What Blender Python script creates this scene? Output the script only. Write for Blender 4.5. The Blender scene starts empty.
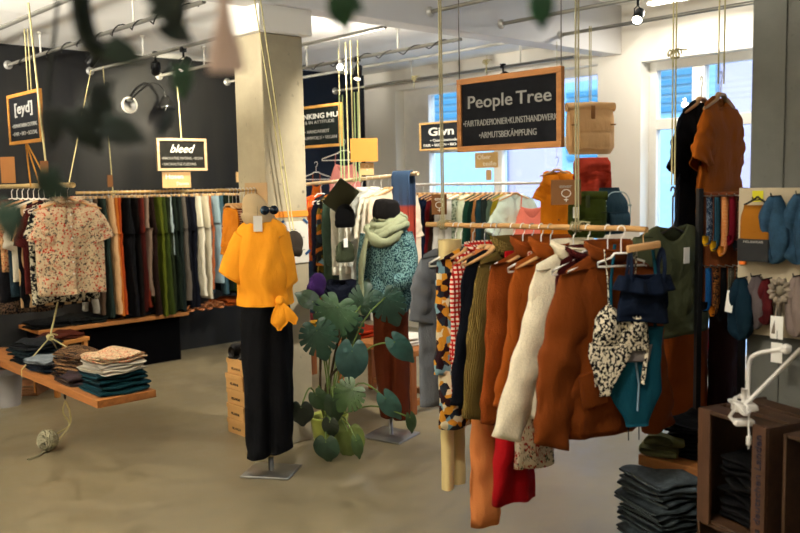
import bpy, bmesh, math, random
from mathutils import Vector, Matrix, noise
random.seed(7)
PI = math.pi
sc = bpy.context.scene
COL = sc.collection

# ------------------------------------------------------------ camera model
CAM = Vector((0, 0, 1.62)); FPX = 864.0
FH = Vector((math.sin(math.radians(42.5)), math.cos(math.radians(42.5)), 0))
RT = Vector((FH.y, -FH.x, 0))
PITCH = math.atan(86 / FPX); ROLL = 0.02
F3 = Vector((FH.x * math.cos(PITCH), FH.y * math.cos(PITCH), -math.sin(PITCH)))
UP0 = RT.cross(F3)
R3 = RT * math.cos(ROLL) - UP0 * math.sin(ROLL)
U3 = UP0 * math.cos(ROLL) + RT * math.sin(ROLL)
YAW = math.atan2(RT.y, RT.x)
def ray(u, v): return F3 + R3 * ((u - 400) / FPX) + U3 * ((266.5 - v) / FPX)
def onX(u, v, X): r = ray(u, v); return CAM + r * (X / r.x)
def onY(u, v, Y): r = ray(u, v); return CAM + r * (Y / r.y)
def onZ(u, v, Z): r = ray(u, v); return CAM + r * ((Z - CAM.z) / r.z)
def onD(u, v, D): r = ray(u, v); return CAM + r * (D / r.dot(FH))
def zat(x, y, v):
    """height of the point above (x, y) seen on image row v"""
    lo, hi = -1.0, 4.0
    for _ in range(30):
        m = (lo + hi) / 2
        p = Vector((x, y, m)) - CAM
        vv = 266.5 - FPX * p.dot(U3) / p.dot(F3)
        if vv > v: lo = m
        else: hi = m
    return m
cd = bpy.data.cameras.new('camera'); cam = bpy.data.objects.new('camera', cd); COL.objects.link(cam)
M = Matrix((R3, U3, -F3)).transposed().to_4x4(); M.translation = CAM
cam.matrix_world = M
cd.sensor_width = 36; cd.lens = 36 * FPX / 800; cd.clip_start = 0.05; cd.clip_end = 200
cd.dof.use_dof = True; cd.dof.focus_distance = 4.4; cd.dof.aperture_fstop = 2.6
sc.camera = cam

# ------------------------------------------------------------ materials
MATS = {}
def srgb(h):
    if isinstance(h, str):
        c = [int(h[i:i + 2], 16) / 255 for i in (0, 2, 4)]
        return tuple(((x + .055) / 1.055) ** 2.4 if x > .04045 else x / 12.92 for x in c) + (1,)
    return tuple(h) + (1,)
def nodemat(name):
    m = bpy.data.materials.new(name); m.use_nodes = True
    nt = m.node_tree; b = nt.nodes['Principled BSDF']
    return m, nt, b
def N(nt, t, **kw):
    n = nt.nodes.new(t)
    for k, v in kw.items():
        if k in n.inputs: n.inputs[k].default_value = v
        else: setattr(n, k, v)
    return n
def ramp(nt, stops, fac, interp='LINEAR'):
    r = nt.nodes.new('ShaderNodeValToRGB'); r.color_ramp.interpolation = interp
    el = r.color_ramp.elements
    while len(el) > len(stops): el.remove(el[-1])
    while len(el) < len(stops): el.new(1)
    for e, (p, c) in zip(el, stops): e.position = p; e.color = c
    nt.links.new(fac, r.inputs[0]); return r.outputs[0]
def mixc(nt, fac, a, b, mode='MIX'):
    m = nt.nodes.new('ShaderNodeMix'); m.data_type = 'RGBA'; m.blend_type = mode
    for s, v in ((0, fac), (6, a), (7, b)):
        if hasattr(v, 'links'): nt.links.new(v, m.inputs[s])
        else: m.inputs[s].default_value = v
    return m.outputs[2]
def objco(nt, scale=(1, 1, 1), rot=(0, 0, 0)):
    tc = nt.nodes.new('ShaderNodeTexCoord'); mp = nt.nodes.new('ShaderNodeMapping')
    mp.inputs['Scale'].default_value = scale; mp.inputs['Rotation'].default_value = rot
    nt.links.new(tc.outputs['Object'], mp.inputs['Vector']); return mp.outputs[0]
def noise_tex(nt, co, scale, detail=3, rough=.5):
    n = N(nt, 'ShaderNodeTexNoise', Scale=scale, Detail=detail, Roughness=rough)
    nt.links.new(co, n.inputs['Vector']); return n.outputs['Fac']
def vor(nt, co, scale, rnd=1.0):
    n = N(nt, 'ShaderNodeTexVoronoi', Scale=scale, Randomness=rnd)
    nt.links.new(co, n.inputs['Vector']); return n
def bump(nt, b, h, strength=.3, dist=.01):
    n = N(nt, 'ShaderNodeBump', Strength=strength, Distance=dist)
    nt.links.new(h, n.inputs['Height']); nt.links.new(n.outputs[0], b.inputs['Normal'])
def fabric(hexc, kind='plain', c2=None, c3=None, sc_=1.0):
    key = (hexc, kind, c2, c3, sc_)
    if key in MATS: return MATS[key]
    m, nt, b = nodemat('fabric_' + kind)
    dk = lambda c: tuple((x ** 1.2) * (.76 + .22 * x) for x in c[:3]) + (1,)
    A = dk(srgb(hexc)); B = dk(srgb(c2 or 'ffffff')); C = dk(srgb(c3 or '202020'))
    co = objco(nt)
    b.inputs['Roughness'].default_value = .9
    b.inputs['Sheen Weight'].default_value = .0
    b.inputs['Specular IOR Level'].default_value = .1
    fine = noise_tex(nt, co, 260, 2)
    col = None
    if kind == 'plain':
        n = noise_tex(nt, co, 9, 4)
        col = mixc(nt, n, tuple(x * .86 for x in A[:3]) + (1,), tuple(min(1, x * 1.1) for x in A[:3]) + (1,))
    elif kind == 'knit':
        w = N(nt, 'ShaderNodeTexWave', Scale=55 * sc_, Distortion=1.5); nt.links.new(co, w.inputs['Vector'])
        col = mixc(nt, w.outputs['Fac'], tuple(x * .7 for x in A[:3]) + (1,), A); fine = w.outputs['Fac']
    elif kind == 'teddy':
        v = vor(nt, co, 130 * sc_)
        col = mixc(nt, v.outputs['Distance'], A, tuple(x * .85 for x in A[:3]) + (1,))
    elif kind == 'floral':
        cw = mixc(nt, .035, co, N(nt, 'ShaderNodeTexNoise', Scale=30).outputs['Color']); v = vor(nt, cw, 52 * sc_); v2 = vor(nt, cw, 44 * sc_); n = noise_tex(nt, co, 20 * sc_, 2)
        w = noise_tex(nt, co, 60 * sc_, 2)
        f1 = ramp(nt, [(0, (1, 1, 1, 1)), (.36, (0, 0, 0, 1))], v.outputs['Distance'], 'CONSTANT')
        f2 = ramp(nt, [(0, (1, 1, 1, 1)), (.22, (0, 0, 0, 1))], v2.outputs['Distance'], 'CONSTANT')
        g = ramp(nt, [(0, (0, 0, 0, 1)), (.48, (1, 1, 1, 1))], n, 'CONSTANT')
        x = mixc(nt, g, C, B)
        col = mixc(nt, f1, A, x); col = mixc(nt, f2, col, C)
        g2 = ramp(nt, [(0, (0, 0, 0, 1)), (.63, (.5, .5, .5, 1))], w, 'CONSTANT')
        col = mixc(nt, g2, col, B)
    elif kind == 'leopard':
        n = noise_tex(nt, co, 42 * sc_, 3, .6)
        col = ramp(nt, [(0, A), (.5, B)], n, 'CONSTANT')
    elif kind == 'patch':
        v = vor(nt, co, 17 * sc_)
        sep = nt.nodes.new('ShaderNodeSeparateColor'); nt.links.new(v.outputs['Color'], sep.inputs[0])
        col = ramp(nt, [(0, A), (.25, B), (.5, C), (.68, srgb('20242c')), (.84, srgb('6b8a92'))], sep.outputs[0], 'CONSTANT')
    elif kind == 'swirl':
        w = N(nt, 'ShaderNodeTexWave', Scale=3.2 * sc_, Distortion=9.0); w.inputs['Detail'].default_value = 1
        w.inputs['Detail Scale'].default_value = 1.2
        nt.links.new(co, w.inputs['Vector']); col = ramp(nt, [(0, A), (.5, B)], w.outputs['Fac'], 'CONSTANT')
    elif kind in ('stripe', 'hstripe', 'check', 'multi'):
        w = N(nt, 'ShaderNodeTexWave', Scale=14 * sc_); nt.links.new(co, w.inputs['Vector'])
        w.bands_direction = 'X' if kind == 'stripe' else 'Z'
        col = ramp(nt, [(0, A), (.5, B)], w.outputs['Fac'], 'CONSTANT')
        if kind == 'check':
            w2 = N(nt, 'ShaderNodeTexWave', Scale=14 * sc_); nt.links.new(co, w2.inputs['Vector']); w2.bands_direction = 'X'
            c_ = ramp(nt, [(0, (0, 0, 0, 1)), (.6, (1, 1, 1, 1))], w2.outputs['Fac'], 'CONSTANT')
            col = mixc(nt, c_, col, C)
        if kind == 'multi':
            w2 = N(nt, 'ShaderNodeTexWave', Scale=9 * sc_, Distortion=6.0); nt.links.new(co, w2.inputs['Vector'])
            c_ = ramp(nt, [(0, (0, 0, 0, 1)), (.55, (1, 1, 1, 1))], w2.outputs['Fac'], 'CONSTANT')
            col = mixc(nt, c_, col, C)
    elif kind == 'denim':
        n = noise_tex(nt, co, 22, 5, .7)
        col = ramp(nt, [(.3, tuple(x * .55 for x in A[:3]) + (1,)), (.7, tuple(min(1, x * 1.25) for x in A[:3]) + (1,))], n)
    nt.links.new(col, b.inputs['Base Color'])
    nn = noise_tex(nt, objco(nt, (1, 1, .45)), 13, 4)
    mm = N(nt, 'ShaderNodeMath', operation='MULTIPLY_ADD'); mm.inputs[1].default_value = .12 if kind not in ('knit', 'teddy') else .3
    nt.links.new(fine, mm.inputs[0]); nt.links.new(nn, mm.inputs[2])
    bump(nt, b, mm.outputs[0], .8, .02)
    MATS[key] = m; return m
def bands(stops, z0, z1):
    """a cloth woven in broad bands down its own length"""
    m, nt, b = nodemat('fabric_bands'); tc = nt.nodes.new('ShaderNodeTexCoord')
    s = nt.nodes.new('ShaderNodeSeparateXYZ'); nt.links.new(tc.outputs['Object'], s.inputs[0])
    mr = N(nt, 'ShaderNodeMapRange'); mr.inputs[1].default_value = z0; mr.inputs[2].default_value = z1
    nt.links.new(s.outputs['Z'], mr.inputs[0])
    nt.links.new(ramp(nt, [(p, srgb(c)) for p, c in stops], mr.outputs[0]), b.inputs['Base Color'])
    b.inputs['Roughness'].default_value = .9; return m
def plain(name, hexc, rough=.5, metal=0, spec=.2, var=.1, scale=8, bmp=0):
    key = (name, hexc, rough, metal)
    if key in MATS: return MATS[key]
    m, nt, b = nodemat(name); A = srgb(hexc)
    n = noise_tex(nt, objco(nt), scale, 4)
    nt.links.new(mixc(nt, n, tuple(x * (1 - var) for x in A[:3]) + (1,), tuple(min(1, x * (1 + var)) for x in A[:3]) + (1,)), b.inputs['Base Color'])
    b.inputs['Roughness'].default_value = rough; b.inputs['Metallic'].default_value = metal
    b.inputs['Specular IOR Level'].default_value = spec
    if bmp: bump(nt, b, n, bmp, .01)
    MATS[key] = m; return m
def wood(hexc, dark=.55, axis='Y', scale=1.0):
    key = ('wood', hexc, axis, scale)
    if key in MATS: return MATS[key]
    m, nt, b = nodemat('wood'); A = srgb(hexc)
    s = {'X': (.12, 1, 1), 'Y': (1, .12, 1), 'Z': (1, 1, .12)}[axis]
    co = objco(nt, s); n = noise_tex(nt, co, 34 * scale, 5, .65)
    nt.links.new(ramp(nt, [(.3, tuple(x * dark for x in A[:3]) + (1,)), (.65, A)], n), b.inputs['Base Color'])
    b.inputs['Roughness'].default_value = .6; b.inputs['Specular IOR Level'].default_value = .2; bump(nt, b, n, .2, .004)
    MATS[key] = m; return m
def concrete(name, hexc, spots=True):
    m, nt, b = nodemat(name); A = srgb(hexc); co = objco(nt)
    n = noise_tex(nt, co, 3.5, 8, .65)
    col = ramp(nt, [(.3, tuple(x * .72 for x in A[:3]) + (1,)), (.7, tuple(min(1, x * 1.12) for x in A[:3]) + (1,))], n)
    st = noise_tex(nt, objco(nt, (14, 14, .35)), 1, 2)
    col = mixc(nt, .25, col, mixc(nt, st, tuple(x * .6 for x in A[:3]) + (1,), A))
    if spots:
        v = vor(nt, co, 7); k = ramp(nt, [(0, (1, 1, 1, 1)), (.05, (.7, .7, .7, 1)), (.1, (0, 0, 0, 1))], v.outputs['Distance'])
        n2 = noise_tex(nt, co, 22, 3); k2 = ramp(nt, [(.68, (0, 0, 0, 1)), (.74, (1, 1, 1, 1))], n2)
        col = mixc(nt, k, col, tuple(x * .25 for x in A[:3]) + (1,))
        col = mixc(nt, mixc(nt, .5, (0, 0, 0, 1), k2), col, tuple(x * .45 for x in A[:3]) + (1,))
    nt.links.new(col, b.inputs['Base Color']); b.inputs['Roughness'].default_value = .85
    bump(nt, b, n, .35, .02); return m
def emis(name, hexc, s):
    m, nt, b = nodemat(name); b.inputs['Base Color'].default_value = srgb(hexc)
    b.inputs['Emission Color'].default_value = srgb(hexc); b.inputs['Emission Strength'].default_value = s; return m
def chalkboard(c='15161a'):
    m, nt, b = nodemat('chalkboard'); A = tuple(x * .55 for x in srgb(c)[:3]) + (1,)
    n = noise_tex(nt, objco(nt), 7, 5, .7)
    nt.links.new(ramp(nt, [(.35, A), (.8, tuple(x * 1.6 + .004 for x in A[:3]) + (1,))], n), b.inputs['Base Color'])
    b.inputs['Roughness'].default_value = .8; b.inputs['Specular IOR Level'].default_value = .08; return m

# ------------------------------------------------------------ mesh helpers
def link(name, me, mat=None, parent=None, loc=None, rot=None, smooth=True):
    if isinstance(me, bmesh.types.BMesh):
        bm = me; me = bpy.data.meshes.new(name); bm.normal_update(); bm.to_mesh(me); bm.free()
    o = bpy.data.objects.new(name, me); COL.objects.link(o)
    if mat: me.materials.append(mat)
    if smooth:
        for p in me.polygons: p.use_smooth = True
    if parent: o.parent = parent
    if loc is not None: o.location = loc
    if rot is not None: o.rotation_euler = rot
    return o
def tag(o, label=None, cat=None, group=None, kind=None):
    if label: o['label'] = label
    if cat: o['category'] = cat
    if group: o['group'] = group
    if kind: o['kind'] = kind
    return o
def empty(name, loc, rz=0, rot=None):
    o = bpy.data.objects.new(name, None); COL.objects.link(o); o.location = loc
    o.rotation_euler = rot or (0, 0, rz); o.empty_display_size = .1; return o
def box(bm, x0, x1, y0, y1, z0, z1, bev=0, mtx=None):
    r = bmesh.ops.create_cube(bm, size=1)
    for v in r['verts']:
        v.co = Vector(((x0 + x1) / 2 + v.co.x * (x1 - x0), (y0 + y1) / 2 + v.co.y * (y1 - y0), (z0 + z1) / 2 + v.co.z * (z1 - z0)))
    if bev:
        es = list({e for v in r['verts'] for e in v.link_edges})
        rb = bmesh.ops.bevel(bm, geom=es, offset=bev, segments=2, affect='EDGES', profile=.5)
        vs = rb['verts']
    else: vs = r['verts']
    if mtx is not None: bmesh.ops.transform(bm, matrix=mtx, verts=vs)
    return vs
def boxobj(name, dims, mat, parent=None, loc=None, rot=None, bev=.003):
    bm = bmesh.new(); box(bm, *dims, bev=bev); return link(name, bm, mat, parent, loc, rot, smooth=False)
def rings(bm, R, closed=True, cap0=False, cap1=False):
    vs = [[bm.verts.new(p) for p in r] for r in R]
    n = len(vs[0])
    for i in range(len(vs) - 1):
        for k in range(n if closed else n - 1):
            k2 = (k + 1) % n
            bm.faces.new((vs[i][k], vs[i][k2], vs[i + 1][k2], vs[i + 1][k]))
    if cap0: bm.faces.new(vs[0])
    if cap1: bm.faces.new(list(reversed(vs[-1])))
    return vs
def tube(bm, pts, r, n=8, cap=True, flat=1.0):
    pts = [Vector(p) for p in pts]; R = []
    up = None
    for i, p in enumerate(pts):
        d = (pts[min(i + 1, len(pts) - 1)] - pts[max(i - 1, 0)]).normalized()
        if up is None:
            up = Vector((0, 0, 1)) if abs(d.z) < .9 else Vector((1, 0, 0))
        s = d.cross(up)
        if s.length < 1e-4: s = d.orthogonal()
        s.normalize(); up = s.cross(d).normalized()
        rr = r[i] if isinstance(r, (list, tuple)) else r
        R.append([p + (s * math.cos(2 * PI * k / n) + up * math.sin(2 * PI * k / n) * flat) * rr for k in range(n)])
    rings(bm, R, True, cap, cap)
def tubeobj(name, pts, r, mat, parent=None, n=8, loc=None, rot=None, flat=1.0):
    bm = bmesh.new(); tube(bm, pts, r, n, True, flat); return link(name, bm, mat, parent, loc, rot)
def spline(pts, m=6):
    pts = [Vector(p) for p in pts]; out = []
    P = [pts[0]] + pts + [pts[-1]]
    for i in range(1, len(P) - 2):
        for k in range(m):
            t = k / m
            out.append(.5 * ((2 * P[i]) + (P[i + 1] - P[i - 1]) * t + (2 * P[i - 1] - 5 * P[i] + 4 * P[i + 1] - P[i + 2]) * t * t + (3 * P[i] - P[i - 1] - 3 * P[i + 1] + P[i + 2]) * t ** 3))
    out.append(pts[-1]); return out
def lathe(bm, prof, n=24, ctr=(0, 0, 0), cap0=True, cap1=True):
    c = Vector(ctr)
    rings(bm, [[c + Vector((r * math.cos(2 * PI * k / n), r * math.sin(2 * PI * k / n), z)) for k in range(n)] for r, z in prof], True, cap0, cap1)
def sm(x, a=0., b=1.):
    t = min(1, max(0, (x - a) / (b - a))); return t * t * (3 - 2 * t)
def nz(x, y, z): return noise.noise(Vector((x, y, z)))
def text(s, size, mat, parent, loc, shear=0, bold=0, name='lettering', width=None, align='CENTER', rot=None):
    c = bpy.data.curves.new(name, 'FONT'); c.body = s; c.size = size; c.align_x = align; c.align_y = 'CENTER'
    c.extrude = .0012; c.shear = shear; c.offset = bold * size; c.resolution_u = 3
    o = bpy.data.objects.new(name, c); COL.objects.link(o)
    dg = bpy.context.evaluated_depsgraph_get(); me = bpy.data.meshes.new_from_object(o.evaluated_get(dg))
    COL.objects.unlink(o); bpy.data.objects.remove(o)
    xs = [v.co.x for v in me.vertices]
    k = 1
    if width and xs: k = width / (max(xs) - min(xs))
    for v in me.vertices: v.co = Vector((v.co.x * k, -v.co.z, v.co.y))
    return link(name, me, mat, parent, loc, rot, smooth=False)

# ------------------------------------------------------------ garments
# local frame: hook on the rail at the origin, cloth hangs in the XZ plane, front looks to -Y
def bodyf(x, t, seed, rip, kf=30):
    a = nz(x * 7 + seed * 3.1, t * 1.3, seed); b = nz(x * 17 + seed, t * 2.2 + 5, seed * 2)
    c = nz(x * 6 + t * 8, t * 7 - x * 3, seed * 1.3)
    return rip * (math.sin(x * kf + seed + 4 * a) * .5 + a * 1.6 + b * .8 + (abs(c) - .2) * 1.6)
def top_body(w=.46, L=.64, th=.045, neck=.075, drop=.05, slope=.36, hem=1.0, seed=0, rip=.012, zs=-.09, nt=44, nr=24, strap=0):
    bm = bmesh.new(); R = []
    for r in range(nr + 1):
        t = r / nr; hw = w / 2 * (.84 + .16 * sm(t, 0, .16)) * (1 + (hem - 1) * sm(t, .25, 1))
        tk = th * (.12 + .88 * sm(t, 0, .22)); row = []
        for k in range(nt):
            a = 2 * PI * k / nt; c, s = math.cos(a), math.sin(a)
            x = hw * math.copysign(abs(c) ** .85, c); y = -tk * math.copysign(abs(s) ** .7, s)
            zt = zs - slope * max(0, abs(x) - neck) - strap * sm(abs(x), neck, neck * 1.6)
            if abs(x) < neck: zt -= (drop if s > 0 else drop * .2) * (1 - (x / neck) ** 2)
            z = zt * (1 - t) + (zs - L) * t + .012 * t * nz(x * 6, seed, 1)
            f = sm(t, .04, .6); g = bodyf(x, t, seed + (0 if s > 0 else 7), rip)
            row.append(Vector((x + .35 * f * g, y + f * g, z)))
        R.append(row)
    rings(bm, R); return bm
def sleeve_mesh(side, w=.46, L=.5, r0=.095, r1=.06, th=.04, spread=14, slope=.36, neck=.075, seed=0, rip=.008, zs=-.09, nt=20, nr=26, cuff=0):
    bm = bmesh.new(); R = []; sp = math.radians(spread)
    hs = w / 2 * .88
    d = Vector((math.sin(sp), 0, -math.cos(sp))); p = Vector((math.cos(sp), 0, math.sin(sp)))
    lift = slope * .9
    c0 = Vector((hs, 0, zs - slope * (hs - neck) - .008)) - p * (r0 * .94) - Vector((0, 0, .004))
    for i in range(nr + 1):
        t = i / nr; rr = r0 + (r1 - r0) * sm(t, 0, 1) ** .8
        if cuff and t > 1 - cuff: rr *= .82
        ty = th * (.25 + .75 * sm(t, 0, .2)) * (1 - .25 * t)
        cc = c0 + d * (L * t) + p * (.02 * math.sin(t * 3 + seed))
        row = []
        for k in range(nt):
            a = 2 * PI * k / nt
            g = rip * sm(t, 0, .4) * (nz(a * 1.1 + seed, t * 5, 3) * 2 + math.sin(t * 27 + seed + a * 1.5 + 2 * nz(t * 4, a, seed)) * .6)
            row.append(cc + p * ((rr + g * .45) * math.cos(a)) + Vector((0, 1, 0)) * ((ty + g) * math.sin(a)) + Vector((0, 0, (1 - sm(t, 0, .3)) * (lift + math.sin(sp)) * -r0 * (math.cos(a) - 1) * .6)))
        R.append(row)
    rings(bm, R, True, True, False)
    if side < 0:
        for v in bm.verts: v.co.x *= -1
        bmesh.ops.reverse_faces(bm, faces=bm.faces)
    return bm
def thick(o, t=.004):
    m = o.modifiers.new('thickness', 'SOLIDIFY'); m.thickness = t; m.offset = -1
def mkhanger(kind, mat, hookmat, w=.42, zs=-.085, slope=.36, parent=None):
    """shoulder hanger: arms plus a hook over the rail"""
    bm = bmesh.new(); n = 14; P = []
    for i in range(n + 1):
        x = -w / 2 + w * i / n; P.append((x, 0, zs - slope * max(0, abs(x) - .03) * .95 + (.012 if abs(x) < .03 else 0)))
    if kind == 'wooden_hanger': tube(bm, P, [.006 + .008 * math.sin(PI * min(1, max(0, i / n))) ** .5 for i in range(n + 1)], 8, True, .7)
    else: tube(bm, P + [(w / 2, 0, P[-1][2] - .014), (-w / 2, 0, P[-1][2] - .014), P[0]], .0042, 6)
    o = link(kind, bm, mat)
    hk = [(0, 0, zs + .01)] + [(0, 0, -.035), (.008, 0, -.025)] + [(.014 * math.cos(a), 0, -.004 + .016 * math.sin(a)) for a in [(-.8 + k * .5) for k in range(9)]]
    tubeobj('hook', spline(hk, 3), .0022 if kind != 'wire_hanger' else .004, hookmat, o, 6)
    return o
def trousers(w=.34, L=1.02, th=.035, seed=0, rip=.01, split=.3, taper=.7, nt=28, zs=-.06):
    bm = bmesh.new(); R = []; n1 = 8
    for r in range(n1 + 1):
        t = r / n1 * split; row = []
        hw = w / 2 * (.86 + .14 * sm(t, 0, split))
        for k in range(nt):
            a = 2 * PI * k / nt; c, s = math.cos(a), math.sin(a); x = hw * math.copysign(abs(c) ** .8, c)
            g = bodyf(x, t, seed, rip) * sm(t, .02, .3)
            row.append(Vector((x, -th * math.copysign(abs(s) ** .7, s) + g, zs - L * t)))
        R.append(row)
    rings(bm, R)
    for sd in (-1, 1):
        R = []; n2 = 16
        for r in range(n2 + 1):
            tt = r / n2; t = split + (1 - split) * tt; lw = w / 4 * (1 + (taper - 1) * tt); cx = sd * (w / 4 + .01 * tt) ; row = []
            for k in range(20):
                a = 2 * PI * k / 20; c, s = math.cos(a), math.sin(a); x = cx + lw * math.copysign(abs(c) ** .8, c) * 1.02
                g = bodyf(x, t, seed + sd, rip)
                row.append(Vector((x + .3 * g, -th * .9 * math.copysign(abs(s) ** .7, s) + g + .012 * sd * tt, zs - L * t)))
            R.append(row)
        rings(bm, R, True, True, False)
    return bm
def kids(o): return [c for c in COL.objects if c.parent == o]
CH = {}
def copy_tree(o, parent=None):
    c = o.copy(); COL.objects.link(c)
    if parent: c.parent = parent; c.matrix_parent_inverse = o.matrix_parent_inverse
    if o.name not in CH: CH[o.name] = kids(o)
    for ch in CH[o.name]: copy_tree(ch, c)
    return c
WOODH = wood('c99a66', .7, 'X', 1.5)
METAL = plain('steel', 'b8b8b4', .35, 1)
WHITEP = plain('white_plastic', 'e9e4da', .4)
BLACKM = plain('black_metal', '141414', .4, .6)
HANG = {}
def hang(kind, loc, rz, label, group, w=.42, zs=-.097, slope=.36):
    k = (kind, w, zs)
    if k not in HANG:
        if kind == 'wooden_hanger': o = mkhanger(kind, WOODH, METAL, w, zs, slope)
        elif kind == 'white_hanger': o = mkhanger(kind, WHITEP, WHITEP, w, zs, slope)
        else: o = mkhanger(kind, plain('dark_wire', '4a4038', .4, .8), plain('dark_wire', '4a4038', .4, .8), w, zs, slope)
        HANG[k] = o
    else: o = copy_tree(HANG[k])
    o.location = loc; o.rotation_euler = (0, 0, rz); tag(o, label, 'hanger', group); return o
TAGM = plain('paper_tag', 'e4e0d6', .7, 0, .3)
def swing_tag(parent, loc, s=1.0, mat=None):
    bm = bmesh.new(); box(bm, -.018 * s, .018 * s, -.001, .001, -.075 * s, -.01 * s, .0004)
    o = link('price_tag', bm, mat or TAGM, parent, loc, None, False)
    tubeobj('string', [(0, 0, -.015 * s), (0, 0, .03 * s)], .0008, BLACKM, o, 5)
    return o
BTN = plain('button', '3a2a1c', .35)
def garment(spec, loc, rz, label, cat, group):
    """spec: dict(kind=, mat=, ...)"""
    k = spec['kind']; mat = spec['mat']; sd = spec.get('seed', 0)
    w, L, th = spec.get('w', .46), spec.get('L', .64), spec.get('th', .04)
    nm = spec.get('name') or cat.replace(' ', '_')
    if k == 'top':
        neck = spec.get('neck', .075); slope = spec.get('slope', .36)
        o = link(nm, top_body(w, L, th, neck, spec.get('drop', .05), slope, spec.get('hem', 1.0), sd, spec.get('rip', .012)), mat)
        thick(o, spec.get('fab', .003))
        sl = spec.get('sl', .5)
        if sl:
            for s in (-1, 1):
                ob = link('sleeve', sleeve_mesh(s, w, sl, spec.get('r0', .085), spec.get('r1', .055), th * .95, spec.get('spread', 12), slope, neck, sd + s, spec.get('rip', .012) * .7, cuff=spec.get('cuff', 0)), mat, o)
                thick(ob, .003)
        ck = spec.get('collar')
        if ck:
            bm = bmesh.new(); R = []
            for t in (0, .3, .6, .85, 1):
                h = ck * 1.25 * (t if t < .9 else .75); out = 1 + .12 * t + (.16 if t > .5 else 0)
                R.append([Vector((neck * 1.04 * out * math.cos(a), -(.036 + .014 * t) * out * math.sin(a), -.096 - (.03 if math.sin(a) > 0 else 0) * abs(math.sin(a)) + h)) for a in [2 * PI * q / 24 for q in range(24)]])
            rings(bm, R); c = link('collar', bm, spec.get('cmat', mat), o); thick(c, .006)
        if spec.get('buttons'):
            for q in range(spec['buttons']):
                z = -.19 - q * (L - .16) / spec['buttons']
                bm = bmesh.new(); lathe(bm, [(.0065, 0), (.0065, .003)], 10)
                link('button', bm, spec.get('bmat', BTN), o, (.002, -th * 1.0 - .012, z), (PI / 2, 0, 0))
            bm = bmesh.new(); R = []
            for q in range(16):
                t = .1 + .9 * q / 15; z = -.09 - L * t; y = -th * (.12 + .88 * sm(t, 0, .22)) + sm(t, .04, .6) * bodyf(0, t, sd, spec.get('rip', .012)) - .004
                R.append([Vector((-.016, y + .003, z)), Vector((-.016, y - .002, z)), Vector((.016, y - .002, z)), Vector((.016, y + .003, z))])
            rings(bm, R, True, True, True); link('placket', bm, mat, o, None, None, False)
        if spec.get('pocket'):
            for s in spec['pocket']:
                bm = bmesh.new(); box(bm, -.055, .055, -.006, .006, -.065, .065, .005)
                link('pocket', bm, mat, o, (s * w * .24, -th - .008, -.09 - L * spec.get('pz', .72)), (0, s * .15, 0))
    elif k == 'trousers':
        o = link(nm, trousers(w, L, th, sd, spec.get('rip', .01), taper=spec.get('taper', .7)), mat)
        bm = bmesh.new(); hw = w / 2 * .87
        R = [[Vector((hw * math.copysign(abs(math.cos(a)) ** .8, math.cos(a)), -(th + .003) * math.copysign(abs(math.sin(a)) ** .7, math.sin(a)), z)) for a in [2 * PI * q / 28 for q in range(28)]] for z in (-.056, -.1)]
        rings(bm, R); link('waistband', bm, mat, o)
    elif k == 'skirt':   # strapless length of cloth, dress body or skirt
        o = link(nm, top_body(w, L, th, .02, .0, .02, spec.get('hem', 1.25), sd, spec.get('rip', .02)), mat); thick(o)
    elif k == 'strappy':
        o = link(nm, top_body(w, L, th, w * .28, spec.get('drop', .1), .1, spec.get('hem', 1.1), sd, spec.get('rip', .012), zs=-.2, strap=.09), mat); thick(o)
        for s in (-1, 1):
            tubeobj('strap', spline([(s * w * .30, -.012, -.21), (s * w * .29, -.006, -.15), (s * w * .27, 0, -.105), (s * w * .29, .008, -.15), (s * w * .31, .012, -.21)], 4), .006, mat, o, 6, flat=.4)
    o.location = Vector(loc); o.rotation_euler = spec.get('rot') or (0, 0, rz)
    if spec.get('tag'): swing_tag(o, spec['tag'])
    tag(o, label, cat, group); return o
SSEED = 0
def folded(name, w, d, h, mat, loc, rz, label, cat, group, seed=0, layers=2):
    """a folded garment: stacked layers that turn over a rounded front fold"""
    bm = bmesh.new(); hl = h / layers; nx, ny = 14, 18
    for l in range(layers):
        R = []
        sx = 1 - .04 * random.random(); ox = .01 * random.uniform(-1, 1)
        for i in range(nx + 1):
            x = (-w / 2 + w * i / nx) * sx + ox; e = 1 - abs(2 * i / nx - 1) ** 8 * .35; row = []
            for k in range(ny):
                a = 2 * PI * k / ny; c, s = math.cos(a), math.sin(a)
                y = d / 2 * math.copysign(abs(c) ** .5, c) * sx * (1 - .10 * abs(2 * i / nx - 1) ** 6) * (1 - .05 * abs(nz(x * 5, l, seed))); z = hl / 2 * math.copysign(abs(s) ** .55, s) * e
                g = nz(x * 10 + seed, y * 10, l + seed * 1.7) * min(h, .05) * .5
                row.append(Vector((x + .2 * g, y + 1.6 * g, hl * (l + .5) + z * .98 + .013 * nz(x * 6 + SSEED, y * 6, 3) + (g if s > 0 and l == layers - 1 else g * .25))))
            R.append(row)
        rings(bm, R, True, True, True)
    o = link(name, bm, mat, None, loc, (0, 0, rz)); tag(o, label, cat, group); return o
# ============================================================ THE ROOM
XW, YW = 6.5, 7.64
XL, YB = -1.8, -2.2
ZC, ZN = 2.82, 3.06            # ceiling of the far bay, of the near bay
YBM0, YBM1 = 4.24, 4.42        # beam
WT = .3
white = plain('white_plaster', 'e6e1d5', .85, 0, .2, .05, 2, .05)
ceilm = plain('ceiling_paint', 'f3f1ea', .9, 0, .2, .04, 1.5)
def struct(name, bm, mat, smooth=False):
    o = link(name, bm, mat, smooth=smooth); o['kind'] = 'structure'; return o
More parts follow.
